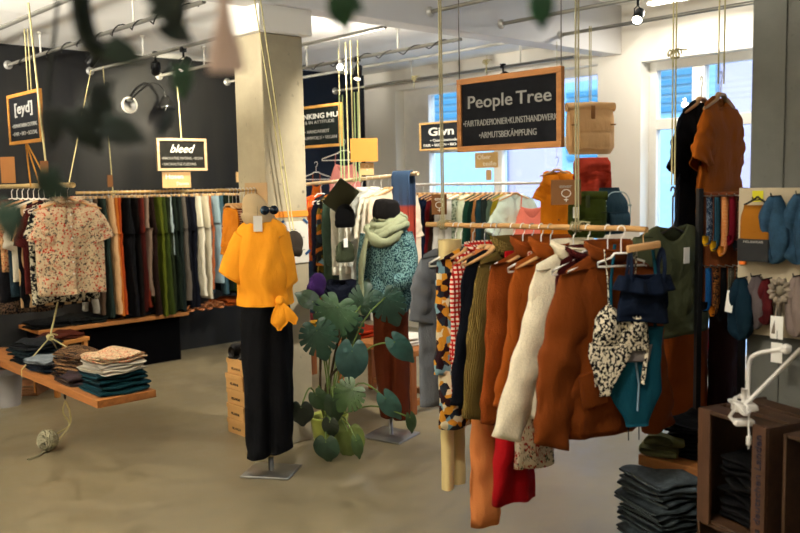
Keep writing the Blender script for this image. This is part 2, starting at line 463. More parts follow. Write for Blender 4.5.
# polished concrete floor
m, nt, b = nodemat('polished_concrete'); co = objco(nt)
n1 = noise_tex(nt, co, .9, 8, .6); n2 = noise_tex(nt, co, 6, 6, .7)
c1 = ramp(nt, [(.3, srgb('625843')), (.7, srgb('857859'))], n1)
nt.links.new(mixc(nt, .35, c1, ramp(nt, [(.35, srgb('51493a')), (.7, srgb('887d66'))], n2)), b.inputs['Base Color'])
nt.links.new(ramp(nt, [(.3, (.28, .28, .28, 1)), (.7, (.5, .5, .5, 1))], n2), b.inputs['Roughness'])
FLOORM = m
bm = bmesh.new(); box(bm, XL - WT, XW + WT, YB - WT, YW + WT, -.15, 0); struct('floor', bm, FLOORM)
bm = bmesh.new(); box(bm, XL - WT, XW + WT, YBM1, YW + WT, ZC, ZC + .4); struct('ceiling', bm, ceilm)
bm = bmesh.new(); box(bm, XL - WT, XW + WT, YB - WT, YBM1, ZN, ZN + .16); struct('ceiling', bm, ceilm)
# dark wall
m, nt, b = nodemat('dark_wall_paint'); co = objco(nt, (1, 1, .12))
n1 = noise_tex(nt, co, 5, 4); nt.links.new(ramp(nt, [(.3, srgb('18191b')), (.75, srgb('232220'))], n1), b.inputs['Base Color'])
b.inputs['Roughness'].default_value = .6; b.inputs['Specular IOR Level'].default_value = .15; DARKW = m
NAVYW = plain('navy_wall_paint', '0e1826', .6)
bm = bmesh.new(); box(bm, XL - WT, 4.9, YW, YW + WT, 0, ZC); struct('wall_left', bm, DARKW)
bm = bmesh.new(); box(bm, 4.9, XW + WT, YW, YW + WT, 0, ZC); struct('wall_left_navy', bm, NAVYW).name = 'wall_far'
bm = bmesh.new(); box(bm, XL - WT, XW + WT, YB - WT, YB, 0, ZN); struct('wall_back', bm, white)
bm = bmesh.new(); box(bm, XL - WT, XL, YB, YW, 0, ZN); struct('wall_side', bm, white)
# window wall with openings (y0, y1, z0, z1)
OPEN = [(4.48, 7.12, .42, 2.6), (1.75, 4.05, .10, 2.57), (-1.9, 1.3, .10, 2.57)]
bm = bmesh.new(); ys = sorted(OPEN); prev = YB
for (y0, y1, z0, z1) in ys:
    box(bm, XW, XW + WT, prev, y0, 0, ZN); box(bm, XW, XW + WT, y0, y1, 0, z0); box(bm, XW, XW + WT, y0, y1, z1, ZN); prev = y1
box(bm, XW, XW + WT, prev, YW, 0, ZN); struct('wall_right', bm, white)
# baseboard-like skirting
bm = bmesh.new(); box(bm, 4.95, XW, YW - .02, YW, 0, .08); struct('baseboard_far', bm, plain('skirting', '1a1c20', .5))
# beam
bm = bmesh.new(); box(bm, XL, XW, YBM0, YBM1, 2.65, ZN, .006); struct('trim_1', bm, plain('beam_paint', 'd0cdc9', .8, 0, .2, .05, 2))
# glass material: thin tinted panes
def glass(name, tint):
    m, nt, b = nodemat(name); nt.nodes.remove(b); out = nt.nodes['Material Output']
    t = N(nt, 'ShaderNodeBsdfTransparent'); t.inputs[0].default_value = srgb(tint)
    g = N(nt, 'ShaderNodeBsdfGlossy'); g.inputs['Roughness'].default_value = .02
    x = N(nt, 'ShaderNodeMixShader'); x.inputs[0].default_value = .05; nt.links.new(t.outputs[0], x.inputs[1]); nt.links.new(g.outputs[0], x.inputs[2])
    nt.links.new(x.outputs[0], out.inputs[0]); return m
GL = glass('pane_glass', 'e4f1f6')
FRM = plain('window_frame_paint', 'e6e3da', .45)
def window(i, y0, y1, z0, z1, muls, trans):
    """frame with mullions at muls, transoms at trans; panes are children"""
    xf = XW + .13; bm = bmesh.new(); f = .07; g = .055
    box(bm, xf, xf + .07, y0, y0 + f, z0, z1, .004); box(bm, xf, xf + .07, y1 - f, y1, z0, z1, .004)
    box(bm, xf, xf + .07, y0 + f, y1 - f, z0, z0 + f, .004); box(bm, xf, xf + .07, y0 + f, y1 - f, z1 - f, z1, .004)
    for y in muls: box(bm, xf - .005, xf + .075, y - g, y + g, z0 + f, z1 - f, .004)
    Y = [y0 + f] + [q for y in muls for q in (y - g, y + g)] + [y1 - f]
    for a in range(0, len(Y), 2):
        for z in trans: box(bm, xf, xf + .07, Y[a], Y[a + 1], z - .045, z + .045, .004)
    o = link('window_%d' % i, bm, FRM, smooth=False); o['kind'] = 'structure'
    Z = [z0 + f] + [q for z in trans for q in (z - .045, z + .045)] + [z1 - f]
    for a in range(0, len(Y), 2):
        for c in range(0, len(Z), 2):
            bm = bmesh.new(); box(bm, xf + .03, xf + .04, Y[a], Y[a + 1], Z[c], Z[c + 1]); link('pane', bm, GL, o, smooth=False)
    return o
window(1, 4.48, 7.12, .42, 2.6, [5.75], [1.95])
bm = bmesh.new(); box(bm, XW + .118, XW + .212, 6.72, 7.06, .49, 2.53); struct('trim_4', bm, FRM)
w2 = window(2, 1.75, 4.05, .10, 2.57, [3.60], [2.05])
boxobj('handle', (-.02, 0, -.012, .012, -.06, .06), METAL, w2, (XW + .11, 3.42, 1.2))
window(3, -1.9, 1.3, .10, 2.57, [-.3], [2.05])  # unseen third window, added to let in more daylight
# ------------------------------------------------ street behind the glass
pinkm = plain('pink_render', 'bda6b4', .9, 0, .2, .05, 1)
bm = bmesh.new(); box(bm, 13, 19, -14, 48, -.3, 7.5)
fac = link('street_building', bm, pinkm, smooth=False); tag(fac, 'pink rendered building across the street with blue shutters', 'building')
shm = plain('blue_shutter', '4a7d96', .6); frb = plain('blue_window_frame', '8aa9b8', .6); pnl = plain('pale_blue_panel', 'a3b8c4', .6)
BAYS = [(onX(508, 150, 13).y, onX(424, 150, 13).y, .3, 4.6), (onX(612, 150, 13).y, onX(566, 150, 13).y, .3, 3.3), (onX(718, 150, 13).y, onX(652, 150, 13).y, .1, 4.9), (-7.5, -5.6, .3, 4.6), (-12, -10, .3, 4.6), (19.5, 21.8, .3, 4.6), (25.5, 27.8, .3, 4.6), (32, 34.5, .3, 4.6)]
for (y0, y1, z0, z1) in BAYS:
    bm = bmesh.new(); box(bm, 12.88, 13.02, y0, y1, z0, z1, .01)
    wo = link('window_surround', bm, frb, fac, smooth=False)
    zm = z0 + (z1 - z0) * .52
    bm = bmesh.new(); box(bm, 12.86, 12.88, y0 + .12, y1 - .12, z0 + .15, zm - .08); link('panel', bm, pnl, wo, smooth=False)
    bm = bmesh.new(); n = int((z1 - zm - .15) / .14)
    for q in range(n): box(bm, 12.84, 12.88, y0 + .12, y1 - .12, zm + .05 + q * .14, zm + .14 + q * .14)
    link('shutter', bm, shm, wo, smooth=False)
bm = bmesh.new(); box(bm, XW + WT, 13, -14, 48, -.3, -.12); struct('ground', bm, plain('street_paving', 'c9cbca', .9))
# no parked car is built behind the glass
# ------------------------------------------------ columns
conc1 = concrete('pale_concrete', 'a2967a'); conc2 = concrete('grey_concrete', '5a5a53')
bm = bmesh.new(); box(bm, 2.9, 3.2, 4.33, 4.63, 0, 2.5, .008); c1 = struct('trim_2', bm, conc1)
c1.name = 'column'
bm = bmesh.new(); box(bm, 2.86, 3.24, 4.28, 4.67, 2.5, ZN, .006); struct('trim_3', bm, white)
bm = bmesh.new(); box(bm, 3.12, 3.45, 1.15, 1.488, 0, ZN, .01); c2 = struct('column', bm, conc2)
# seam lines cast in the column
bm = bmesh.new(); box(bm, 3.112, 3.121, 1.36, 1.364, 0, ZN); link('formwork_seam', bm, conc2, c2, smooth=False)
# ------------------------------------------------ pipes under the ceiling
GALV = plain('galvanised_pipe', '8d8a80', .4, .7); WPIPE = plain('painted_pipe', 'd8d4c8', .5)
FLG = plain('pipe_flange', 'c9c7c0', .4, .6)
def pipe(x, z, y0, y1, label, flange_at, zc, mat=GALV, r=.0135, cable=False, drops=()):
    o = tubeobj('ceiling_pipe', [(x, y0, z), (x, y1, z)], r, mat, None, 10)
    tag(o, label, 'pipe', 'steel pipes under the ceiling')
    if flange_at is not None:
        bm = bmesh.new(); lathe(bm, [(.036, 0), (.036, .008), (.02, .012), (.02, .03)], 20)
        s = -1 if flange_at > y0 + .01 else 1
        link('flange', bm, FLG, o, (x, flange_at, z), (PI / 2 if s < 0 else -PI / 2, 0, 0))
    for y in drops:
        bm = bmesh.new(); tube(bm, [(x, y, z), (x, y, zc)], .007, 8); lathe(bm, [(.025, 0), (.02, -.01), (.02, .01)], 12, (x, y, zc - .01)); link('hanger_rod', bm, WPIPE, o)
    if cable:
        pts = []; y = y0 + .1; a = 0
        while y < y1 - .1:
            pts.append((x + .022 * math.cos(a) + .004 * nz(y * 3, 1, 1), y, z + .024 * math.sin(a) - .012 * abs(math.sin(y * 4)))); y += .035; a += .75
        tubeobj('cable', pts, .0045, plain('black_cable', '171717', .5), o, 6)
    return o
PX = []
for i, (u, v, nm, cab, dr) in enumerate([(-75, 60, 'leftmost steel pipe running to the dark wall', False, (4.9, 6.2)), (8, 65, 'second steel pipe from the left, wound with black cable', True, (5.3, 6.9)),
                        (90, 71, 'steel pipe ending on the dark wall left of the lamp', False, (5.2, 6.6)), (159, 76, 'steel pipe passing left of the concrete column', False, (5.4, 6.8)),
                        (227, 82, 'cable wound pipe passing behind the concrete column', True, (5.1, 6.3)), (335, 91, 'thin steel pipe over the navy corner near the windows', False, (5.0, 6.4))]):
    p = onY(u, v, YW); PX.append(p.x)
    pipe(p.x, p.z, YBM1, YW, nm, YW, ZC, cable=cab, drops=dr)
p = onX(400, 63, PX[5] - .42)
pipe(PX[5] - .45, 2.74, YBM1, YW, 'white painted conduit close under the far ceiling', None, ZC, WPIPE, .012)
for i, (u, v, nm) in enumerate([(430, 12, 'near pipe leaving the beam left of the big chalkboard'), (501, 24, 'near pipe leaving the beam above the big chalkboard'), (560, 35, 'near pipe leaving the beam by the window wall')]):
    p = onY(u, v, YBM0); pipe(p.x, p.z, .6, YBM0, nm, YBM0, ZN, drops=(1.2, 2.6) if i else ()); PX.append(p.x)
# ------------------------------------------------ lamps
def lampspot(name, loc, target, power, col, ang=80, r=.03, blend=.6):
    l = bpy.data.lights.new(name, 'SPOT'); l.energy = power; l.color = col; l.spot_size = math.radians(ang); l.spot_blend = blend; l.shadow_soft_size = r
    o = bpy.data.objects.new(name, l); COL.objects.link(o); o.location = loc
    o.rotation_euler = (Vector(target) - Vector(loc)).to_track_quat('-Z', 'Y').to_euler(); return o
WARM = (1, .86, .66); NEUT = (1, .94, .82)
GLOW = emis('lamp_glow', 'fff4e0', 14)
def spot_fixture(loc, target, power, label, col=WARM, ang=85, mat=BLACKM, lit=True, zpipe=None):
    d = (Vector(target) - Vector(loc)).normalized()
    e = empty('spotlight', loc); tag(e, label, 'spotlight', 'spotlights on the ceiling pipes')
    q = (-d).to_track_quat('Z', 'Y').to_euler()
    bm = bmesh.new(); lathe(bm, [(.012, .085), (.03, .08), (.034, .0), (.036, -.04), (.033, -.045)], 20, cap1=False); link('lamp_head', bm, mat, e, (0, 0, 0), q)
    bm = bmesh.new(); lathe(bm, [(.031, -.03), (.026, -.036)], 18); link('bulb', bm, GLOW if lit else METAL, e, (0, 0, 0), q)
    bm = bmesh.new(); tube(bm, [(-.04, 0, 0), (-.042, 0, .05), (0, 0, .075), (.042, 0, .05), (.04, 0, 0)], .004, 6)
    tube(bm, [(0, 0, .075), (0, 0, .12)], .009, 8); box(bm, -.02, .02, -.02, .02, .11, .15, .004); link('bracket', bm, mat, e)
    if lit: lampspot('spot_lamp', Vector(loc) + d * .06, target, power, col, ang)
    return e
P = lambda i, y, dz=-.15: (PX[i], y, 2.65 + dz)
spot_fixture((PX[1], onX(92, 46, PX[1]).y, 2.50), (1.6, 7.5, .6), 50, 'lit spotlight on a pipe above the bracketed chalkboard', WARM, 110)
spot_fixture((PX[2], onX(183, 46, PX[2]).y, 2.50), (2.2, 5.8, .9), 45, 'dark spotlight clamped where the pipe nears the column', WARM, 90)
spot_fixture(P(3, 5.6), (2.9, 7.3, 1.1), 90, 'spotlight left of the column, turned to the trouser rail', WARM, 95, WHITEP)
spot_fixture(P(4, 5.6), (4.2, 5.3, 1.2), 110, 'spotlight just right of the column near a bare bulb', NEUT, 110)
spot_fixture(P(5, 5.2), (5.8, 5.6, 1.2), 85, 'black spotlight under the beam above the white rack', NEUT, 115)
spot_fixture((PX[7], 3.1, 2.62), (2.6, 2.2, .9), 50, 'spotlight on the near pipe above the jacket rail', NEUT, 85)
spot_fixture((.9, 1.5, 2.8), (2.55, 2.15, 1.0), 130, 'unseen near spotlight added to brighten the rust jackets', NEUT, 62)  # spot added out of frame to lift the front rail
spot_fixture((.9, 3.2, 2.75), (2.75, 4.05, 1.2), 55, 'unseen near spotlight added to brighten the yellow top', WARM, 60)  # fill spot out of frame, added for the yellow top
spot_fixture((.6, 4.2, 2.6), (2.0, 5.4, .8), 40, 'unseen left spotlight added to brighten the floral shirt', WARM, 75)  # extra unseen spot that lifts the left rail
spot_fixture((3.5, 3.2, 2.75), (4.0, 4.7, 1.2), 320, 'unseen near spotlight added to brighten the white blouses', NEUT, 80)  # added just above the frame to brighten the branch rail clothes
# unseen torchieres added out of frame to brighten the ceiling
def torchiere(x, y, power, label):
    e = empty('unseen_fill_lamp', (x, y, 0)); tag(e, label, 'lamp')
    bm = bmesh.new(); lathe(bm, [(.15, 0), (.15, .02), (.02, .03)], 24); tube(bm, [(0, 0, .02), (0, 0, 1.7)], .012, 10); link('stand', bm, BLACKM, e)
    bm = bmesh.new(); lathe(bm, [(.03, 1.70), (.10, 1.74), (.17, 1.82)], 28, cap1=False); thick(link('bowl', bm, WHITEP, e), .004)
    bm = bmesh.new(); lathe(bm, [(.001, 1.75), (.04, 1.76), (.001, 1.77)], 16); link('bulb', bm, GLOW, e)
    lampspot('fill_uplight', (x, y, 1.84), (x, y, 3), power, (1, .95, .85), 178, .06, .1)
torchiere(-.6, 5.4, 800, 'unseen torchiere lamp added at the far left to brighten the ceiling')
torchiere(-1.0, 3.9, 560, 'torchiere lamp left of the camera')
# bare bulb
bp = onD(340, 67, 6.6)
e = empty('pendant_bulb', bp); tag(e, 'small bare glowing bulb hanging beside the column', 'lamp')
bm = bmesh.new(); bmesh.ops.create_uvsphere(bm, u_segments=16, v_segments=10, radius=.022); link('bulb', bm, emis('bulb_glow', 'fff6e6', 30), e)
bm = bmesh.new(); lathe(bm, [(.012, .018), (.013, .05), (.008, .055)], 12); tube(bm, [(0, 0, .05), (0, 0, ZC - bp.z)], .003, 6); link('cord', bm, WHITEP, e)
l = bpy.data.lights.new('bulb_lamp', 'POINT'); l.energy = 28; l.color = NEUT; l.shadow_soft_size = .03
o = bpy.data.objects.new('bulb_lamp', l); COL.objects.link(o); o.location = bp - Vector((0, 0, .06))
# ceiling battens: one shows at the top edge, the others are unseen added fill
def batten(loc, label, power, ln=.6, rz=0):
    e = empty('ceiling_lamp', loc, rz); tag(e, label, 'lamp', 'white ceiling battens')
    bm = bmesh.new(); box(bm, -ln / 2, ln / 2, -.05, .05, 0, .05, .008); link('housing', bm, WHITEP, e, smooth=False)
    bm = bmesh.new(); box(bm, -ln / 2 + .02, ln / 2 - .02, -.04, .04, -.02, 0, .008); link('diffuser', bm, emis('diffuser_glow', 'fff3e0', 9), e, smooth=False)
    l = bpy.data.lights.new('batten_light', 'AREA'); l.shape = 'RECTANGLE'; l.size = ln; l.size_y = .1; l.energy = power; l.color = (1, .93, .82)
    o = bpy.data.objects.new('batten_light', l); COL.objects.link(o); o.location = Vector(loc) - Vector((0, 0, .04)); o.rotation_euler = (0, 0, rz)
pl = onZ(677, -2, 2.93)
batten(pl, 'bright white ceiling lamp at the top edge by the windows', 26, .5, PI / 2)
batten((1.0, 1.2, ZN - .06), 'unseen fill lamp added over the middle of the near bay', 14, 1.1)  # out of frame, added as fill
for (x, y) in ((-1.0, 6.4),):  # far bay batten out of view, added as fill
    batten((x, y, ZC - .06), 'unseen added lamp behind the pipes at x %d' % 0 if False else ('unseen fill lamp added in the far bay on the left' if x < 3 else 'unseen fill lamp added in the far bay near the windows'), 16, .6)
# wall lamp on the dark wall
wl = onY(130, 105, YW - .02)
e = empty('gooseneck_lamp', wl); tag(e, 'black gooseneck lamp on a round white plate on the dark wall', 'lamp')
bm = bmesh.new(); lathe(bm, [(.075, 0), (.075, .018), (.06, .025)], 28); link('wall_plate', bm, WHITEP, e, (0, .02, 0), (PI / 2, 0, 0))
g = spline([(0, -.02, .04), (.03, -.06, .09), (.10, -.16, .17), (.17, -.20, .19), (.22, -.24, .13), (.225, -.24, .07)], 5)
tubeobj('gooseneck', g, .008, BLACKM, e, 8)
bm = bmesh.new(); lathe(bm, [(.018, .08), (.03, .06), (.045, .03), (.075, -.015), (.082, -.05)], 24, (.235, -.24, 0), cap1=False); sh = link('lamp_shade', bm, plain('shade_enamel', '0c0c0c', .22, 0, .6), e); thick(sh, .003)
bm = bmesh.new(); bmesh.ops.create_uvsphere(bm, u_segments=12, v_segments=8, radius=.025); link('bulb', bm, GLOW, e, (.235, -.24, -.02))
bm = bmesh.new(); box(bm, -.06, .02, -.05, -.02, .02, .05, .006); link('bracket', bm, BLACKM, e, smooth=False)
lampspot('wall_lamp_light', wl + Vector((.235, -.24, -.045)), wl + Vector((.1, .1, -1.5)), 14, WARM, 150)
lampspot('wall_wash', (wl.x + .1, YW - .8, 2.52), (wl.x + .35, YW, 2.05), 140, (1, .9, .65), 120)
e = spot_fixture((wl.x - .1, YW - .75, 2.6), (wl.x + .2, YW, 2.0), 0, 'small spotlight grazing the dark wall above the lamp', lit=False)
# ------------------------------------------------ daylight
wd = bpy.data.worlds.new('sky'); sc.world = wd; wd.use_nodes = True; nt = wd.node_tree
bg = nt.nodes['Background']; sk = nt.nodes.new('ShaderNodeTexSky'); sk.sky_type = 'NISHITA'; sk.sun_disc = False
sk.sun_elevation = math.radians(38); sk.sun_rotation = math.radians(120); sk.dust_density = 2
nt.links.new(sk.outputs[0], bg.inputs[0]); bg.inputs[1].default_value = 1.5
s = bpy.data.lights.new('sun', 'SUN'); s.energy = 4.5; s.angle = .02; s.color = (1, .95, .9)
o = bpy.data.objects.new('sun', s); COL.objects.link(o); o.rotation_euler = Vector((.62, -.1, -.62)).to_track_quat('-Z', 'Y').to_euler()
for (y0, y1, z0, z1) in OPEN:
    l = bpy.data.lights.new('window_portal', 'AREA'); l.shape = 'RECTANGLE'; l.size = z1 - z0; l.size_y = y1 - y0; l.cycles.is_portal = True
    o = bpy.data.objects.new('window_portal', l); COL.objects.link(o); o.location = (XW + .28, (y0 + y1) / 2, (z0 + z1) / 2); o.rotation_euler = (0, PI / 2, 0)
sc.view_settings.view_transform = 'Standard'; sc.view_settings.look = 'None'; sc.view_settings.gamma = 1; sc.view_settings.exposure = -0.05
sc.view_settings.use_curve_mapping = False
sc.cycles.use_denoising = True; sc.cycles.max_bounces = 7; sc.cycles.diffuse_bounces = 4; sc.cycles.glossy_bounces = 3; sc.cycles.transparent_max_bounces = 8
sc.cycles.caustics_reflective = False; sc.cycles.caustics_refractive = False; sc.cycles.sample_clamp_indirect = 6
# ============================================================ RACKS
ROPE = plain('yellow_cord', 'b5aa7a', .85, 0, .2, .2, 60)
ROPE2 = plain('ochre_strap', 'b07a2c', .85)
BAMBOO = wood('b58a55', .65, 'Y', 1.2)
def rope(pts, label, r=.0036, mat=None, group=None, knot=None, pair=0):
    bm = bmesh.new(); pts = [Vector(p) for p in pts]
    if pair:
        off = RT * pair
        tube(bm, [p - off for p in pts], r, 6); tube(bm, [p + off for p in pts], r, 6)
    else: tube(bm, pts, r, 6)
    o = link('cord', bm, mat or ROPE); tag(o, label, 'cord', group)
    if knot is not None:
        bm = bmesh.new(); k = Vector(knot); P = []
        for i in range(26):
            a = i * .9; P.append(k + Vector((.016 * math.cos(a), (i - 13) * .0018, .018 * math.sin(a))))
        P += [k + Vector((.02, 0, .02)), k + RT * .05 + Vector((0, 0, .015))]
        tube(bm, P, r * .9, 6); link('knot', bm, mat or ROPE, o)
    return o
def rail(p0, p1, r, mat, label, ends=True):
    bm = bmesh.new(); p0, p1 = Vector(p0), Vector(p1); n = 12
    P = [p0.lerp(p1, i / n) + Vector((0, 0, .004 * nz(i * .7, p0.x, 2))) for i in range(n + 1)]
    tube(bm, P, [r * (1 + .12 * nz(i, p0.y, 5)) for i in range(n + 1)], 10)
    o = link('clothes_rail', bm, mat); tag(o, label, 'clothes rail'); return o
F = fabric
# ---- front rail -------------------------------------------------
RXF = 2.64
pa, pb = onX(427, 224.5, RXF), onX(647, 229, RXF)
rail(pa, pb, .011, BAMBOO, 'bamboo rail in front carrying the rust jackets')
zr = lambda y: pa.z + (pb.z - pa.z) * (y - pa.y) / (pb.y - pa.y)
ka, kb = onX(443, 225, RXF), onX(577, 227, RXF)
rope([ka, (ka.x, ka.y, 2.8)], 'greyish cord holding the far left end of the jacket rail', mat=plain('grey_cord', '8a8160', .85), knot=ka, pair=.004)
rope([kb, (kb.x, kb.y, 2.85)], 'greyish cord holding the jacket rail near the brown handwritten card', mat=plain('grey_cord', '8a8160', .85), knot=kb, pair=.005)
T = lambda **k: dict(kind='top', **k)
front = [  # y, turn, shape, pixel column of the middle (narrow pieces), hanger, description, category
 (2.53, -6, T(mat=F('74767a'), w=.34, L=.66, sl=.26, r0=.07, r1=.065, spread=14, th=.028, seed=1), 452, 'white_hanger', 'plain grey short sleeved top', 'top'),
 (2.50, -4, dict(kind='trousers', mat=F('d6c596'), w=.12, L=1.05, th=.03, seed=2, taper=.9), 452, 'white_hanger', 'long cream trousers', 'trousers'),
 (2.43, -5, T(mat=F('c9953a', 'patch', '3a2024', 'd8cdb0', 2.3), w=.39, L=.74, sl=.46, r0=.08, r1=.07, spread=9, th=.03, seed=3), None, 'wooden_hanger', 'ochre and plum patchwork print blouse', 'blouse'),
 (2.365, -5, T(mat=F('c6352c', 'check', 'e2d8c6', 'a02c28', 1.2), w=.38, L=.6, sl=.40, r0=.075, r1=.06, spread=7, th=.026, seed=4, collar=.03), None, 'wooden_hanger', 'red and white checked shirt', 'shirt'),
 (2.32, -4, dict(kind='skirt', mat=F('cf8f5a'), w=.10, L=1.14, th=.03, seed=5, hem=1.5, rip=.022), 484, 'wooden_hanger', 'long tan orange wide leg trousers', 'trousers'),
 (2.29, -7, T(mat=F('12151f'), w=.40, L=.60, sl=.56, r0=.08, r1=.06, spread=8, th=.028, seed=6), None, 'wooden_hanger', 'black cardigan with long sleeves', 'cardigan'),
 (2.215, -8, T(mat=F('83703e', 'knit'), w=.40, L=.62, sl=.60, r0=.08, r1=.06, spread=9, th=.033, seed=7, collar=.055), None, 'white_hanger', 'olive brown ribbed knit jumper with rolled collar', 'jumper'),
 (2.165, -5, dict(kind='skirt', mat=F('a3141e'), w=.09, L=1.0, th=.035, hem=2.4, seed=8, rip=.03), 513, 'white_hanger', 'long bright red dress', 'dress'),
 (2.12, -9, T(mat=F('8f4d1a', 'teddy', sc_=1.6), w=.41, L=.60, sl=.60, r0=.085, r1=.062, spread=12, th=.035, seed=9, collar=.06, cuff=.1), None, 'wooden_hanger', 'rust brown fleece jacket with raised collar', 'jacket'),
 (2.075, -6, dict(kind='skirt', mat=F('d9cdb8', 'floral', 'b03a30', '4d5a48'), w=.07, L=.84, th=.03, hem=2.8, seed=10), 534, 'white_hanger', 'cream dress with small red flowers', 'dress'),
 (2.03, -10, T(mat=F('96541c'), w=.41, L=.60, sl=.52, r0=.088, r1=.07, spread=13, th=.034, seed=11, collar=.06, cuff=.1), None, 'wooden_hanger', 'smooth orange brown jacket with raised collar', 'jacket'),
 (1.925, -12, T(mat=F('f2e8d0', 'teddy'), w=.42, L=.60, sl=.62, r0=.086, r1=.064, spread=18, th=.036, seed=12, collar=.05), None, 'white_hanger', 'cream teddy fleece pullover', 'pullover'),
 (1.86, -10, T(mat=F('5d1d1c', 'knit'), w=.32, L=.4, sl=.0, th=.018, seed=13, collar=.03), None, 'white_hanger', 'maroon knitted top', 'top'),
 (1.775, -18, T(mat=F('7d4416'), slope=.48, w=.44, L=.66, sl=.60, r0=.10, r1=.078, spread=15, th=.045, seed=14, collar=.05, pocket=(-1, 1), cuff=.08, rip=.02), 608, 'white_hanger', 'large rust corduroy jacket facing the room', 'jacket'),
]
for i, (y, rz, sp, uc, hk, desc, cat) in enumerate(front):
    xg = RXF if uc is None else onY(uc, 400, y).x
    rot = math.radians(rz); sp['name'] = cat.replace(' ', '_')
    lab = desc + ' on the front bamboo rail'
    garment(sp, (xg, y, zr(y)), rot, lab, cat, 'clothes on the front bamboo rail')
    hang(hk, (RXF, y, zr(y)), rot, '%s inside the %s' % (hk.replace('_', ' '), desc), 'hangers on the front bamboo rail', w=.35)
# swimwear and small tops in front of the big jacket
yb = 1.70; rz = math.radians(-34)
leo = F('e6dcc6', 'leopard', '1d1b22', sc_=1.8)
def bikini(loc, rz):
    """one-piece with two cups, side bands and long neck straps"""
    bm = bmesh.new(); R = []
    for i in range(15):
        t = i / 14; z = -.30 - .17 * t; row = []
        for k in range(25):
            x = -.12 + .24 * k / 24; cup = abs(math.sin(PI * (x / .12) * .5 * 2)) if abs(x) < .12 else 0
            y = -.012 - .045 * abs(math.sin(PI * x / .12)) * math.sin(PI * min(1, t * 1.1)) ; row.append(Vector((x * (1 + .1 * t), y + .004 * nz(x * 40, t * 6, 1), z + .05 * (1 - t) * (1 - abs(math.sin(PI * x / .12))) * -1)))
        R.append(row)
    rings(bm, R, False); o = link('bikini_top', bm, leo); thick(o, .008)
    for s in (-1, 1):
        tubeobj('neck_strap', spline([(s * .06, -.03, -.33), (s * .065, -.02, -.2), (s * .075, -.006, -.10), (s * .07, .006, -.13)], 5), .008, leo, o, 8, flat=.4)
        tubeobj('side_band', spline([(s * .12, -.01, -.42), (s * .13, .0, -.46), (s * .11, .0, -.60)], 5), .012, leo, o, 8, flat=.35)
    bm = bmesh.new(); R = []
    for i in range(13):
        t = i / 12; R.append([Vector((x, -.006 * (1 - (x / .1) ** 2) - .004, -.455 - .2 * t)) for x in [(-.105 + .21 * k / 14) * (1 - .75 * sm(t, .1, 1)) - .03 * t for k in range(15)]])
    rings(bm, R, False); bp_ = link('front_panel', bm, leo, o, (-.045, -.012, .02)); thick(bp_, .006)
    o.location = loc; o.rotation_euler = (0, 0, rz); return o
pbk = onX(607, 228, RXF)
o = bikini((RXF - .035, yb, zr(yb) + .02), rz); o.scale = (.78, .5, .96); tag(o, 'black and cream blotched bikini top hanging before the rust jacket', 'bikini')
hang('white_hanger', (RXF - .03, yb, zr(yb)), rz, 'white plastic hanger holding the black and cream bikini', 'hangers on the front bamboo rail', w=.17)
# teal one-piece below it
bm = bmesh.new(); R = []
for i in range(25):
    t = i / 24; hw = .115 * (1 - .15 * math.sin(PI * t)) * (1 - .62 * sm(t, .62, 1)); row = []
    for k in range(24):
        a = 2 * PI * k / 24; x = hw * math.copysign(abs(math.cos(a)) ** .8, math.cos(a)); row.append(Vector((x + .015 * t, -.014 * math.sin(a) + .008 * nz(x * 20, t * 4, 3), -.40 - .36 * t + (.02 if False else 0))))
    R.append(row)
rings(bm, R, True, True, True)
o = link('swimsuit', bm, F('1d5a6a')); o.location = (RXF + .03, yb - .015, zr(yb) + .045); o.rotation_euler = (0, 0, rz)
for s in (-1, 1): tubeobj('strap', spline([(s * .08, 0, -.41), (s * .085, .004, -.25), (s * .07, .006, -.10)], 4), .006, F('1d5a6a'), o, 6)
bm = bmesh.new(); R = []
for i in range(9):
    t = i / 8; R.append([Vector((x * (1 - .2 * t), -.02, -.46 - .06 * t)) for x in [-.06 + .12 * k / 8 for k in range(9)]])
rings(bm, R, False); w_ = link('inner_lining', bm, F('8c8480'), o); thick(w_, .003)
tubeobj('drawstring', [(.0, -.018, -.52), (.012, -.02, -.60), (.008, -.018, -.70)], .0035, F('8fa3b0'), o, 6)
for s in (-.02, .02): tubeobj('tie_end', [(s, -.004, -.75), (s, -.006, -.81)], .002, F('20242c'), o, 5)
tag(o, 'teal swimsuit with a pale drawstring below the cream and black bikini', 'swimsuit')
# navy crop top on a straight wooden hanger
yn = 1.655; rn = math.radians(-20); NV = F('182438')
o = link('crop_top', top_body(.19, .17, .02, .05, .02, .05, 1.15, 4, .010, zs=-.13), NV); thick(o)
for s in (-1, 1):
    tubeobj('strap', spline([(s * .07, -.014, -.16), (s * .072, -.016, -.10), (s * .07, .0, -.045), (s * .065, .014, -.10), (s * .07, .014, -.15)], 5), .011, NV, o, 8, flat=.35)
bm = bmesh.new(); R = []
for i in range(7):
    t = i / 6; R.append([Vector((.108 * math.cos(a) * (1 + .22 * t), (.022 + .02 * t) * math.sin(a) * (1 + .3 * math.sin(a * 9)), -.155 - .05 * t + .02 * abs(math.cos(a)))) for a in [2 * PI * k / 48 for k in range(48)]])
rings(bm, R); rf_ = link('ruffle', bm, NV, o); thick(rf_, .003)
o.location = (RXF + .045, yn - .01, zr(yn) - .03); o.rotation_euler = (0, .05, rn); tag(o, 'navy ruffled crop top hanging at the near end of the front rail', 'crop top')
bm = bmesh.new(); box(bm, -.07, .07, -.008, .008, -.062, -.036, .004); tube(bm, [(0, 0, -.04), (0, 0, -.01), (.012, 0, .008), (0, 0, .018)], .002, 6)
o = link('trouser_hanger', bm, wood('c99a66', .7, 'X', 1.5)); o.location = (RXF + .02, yn - .01, zr(yn) - .015); o.rotation_euler = (0, -.08, rn)
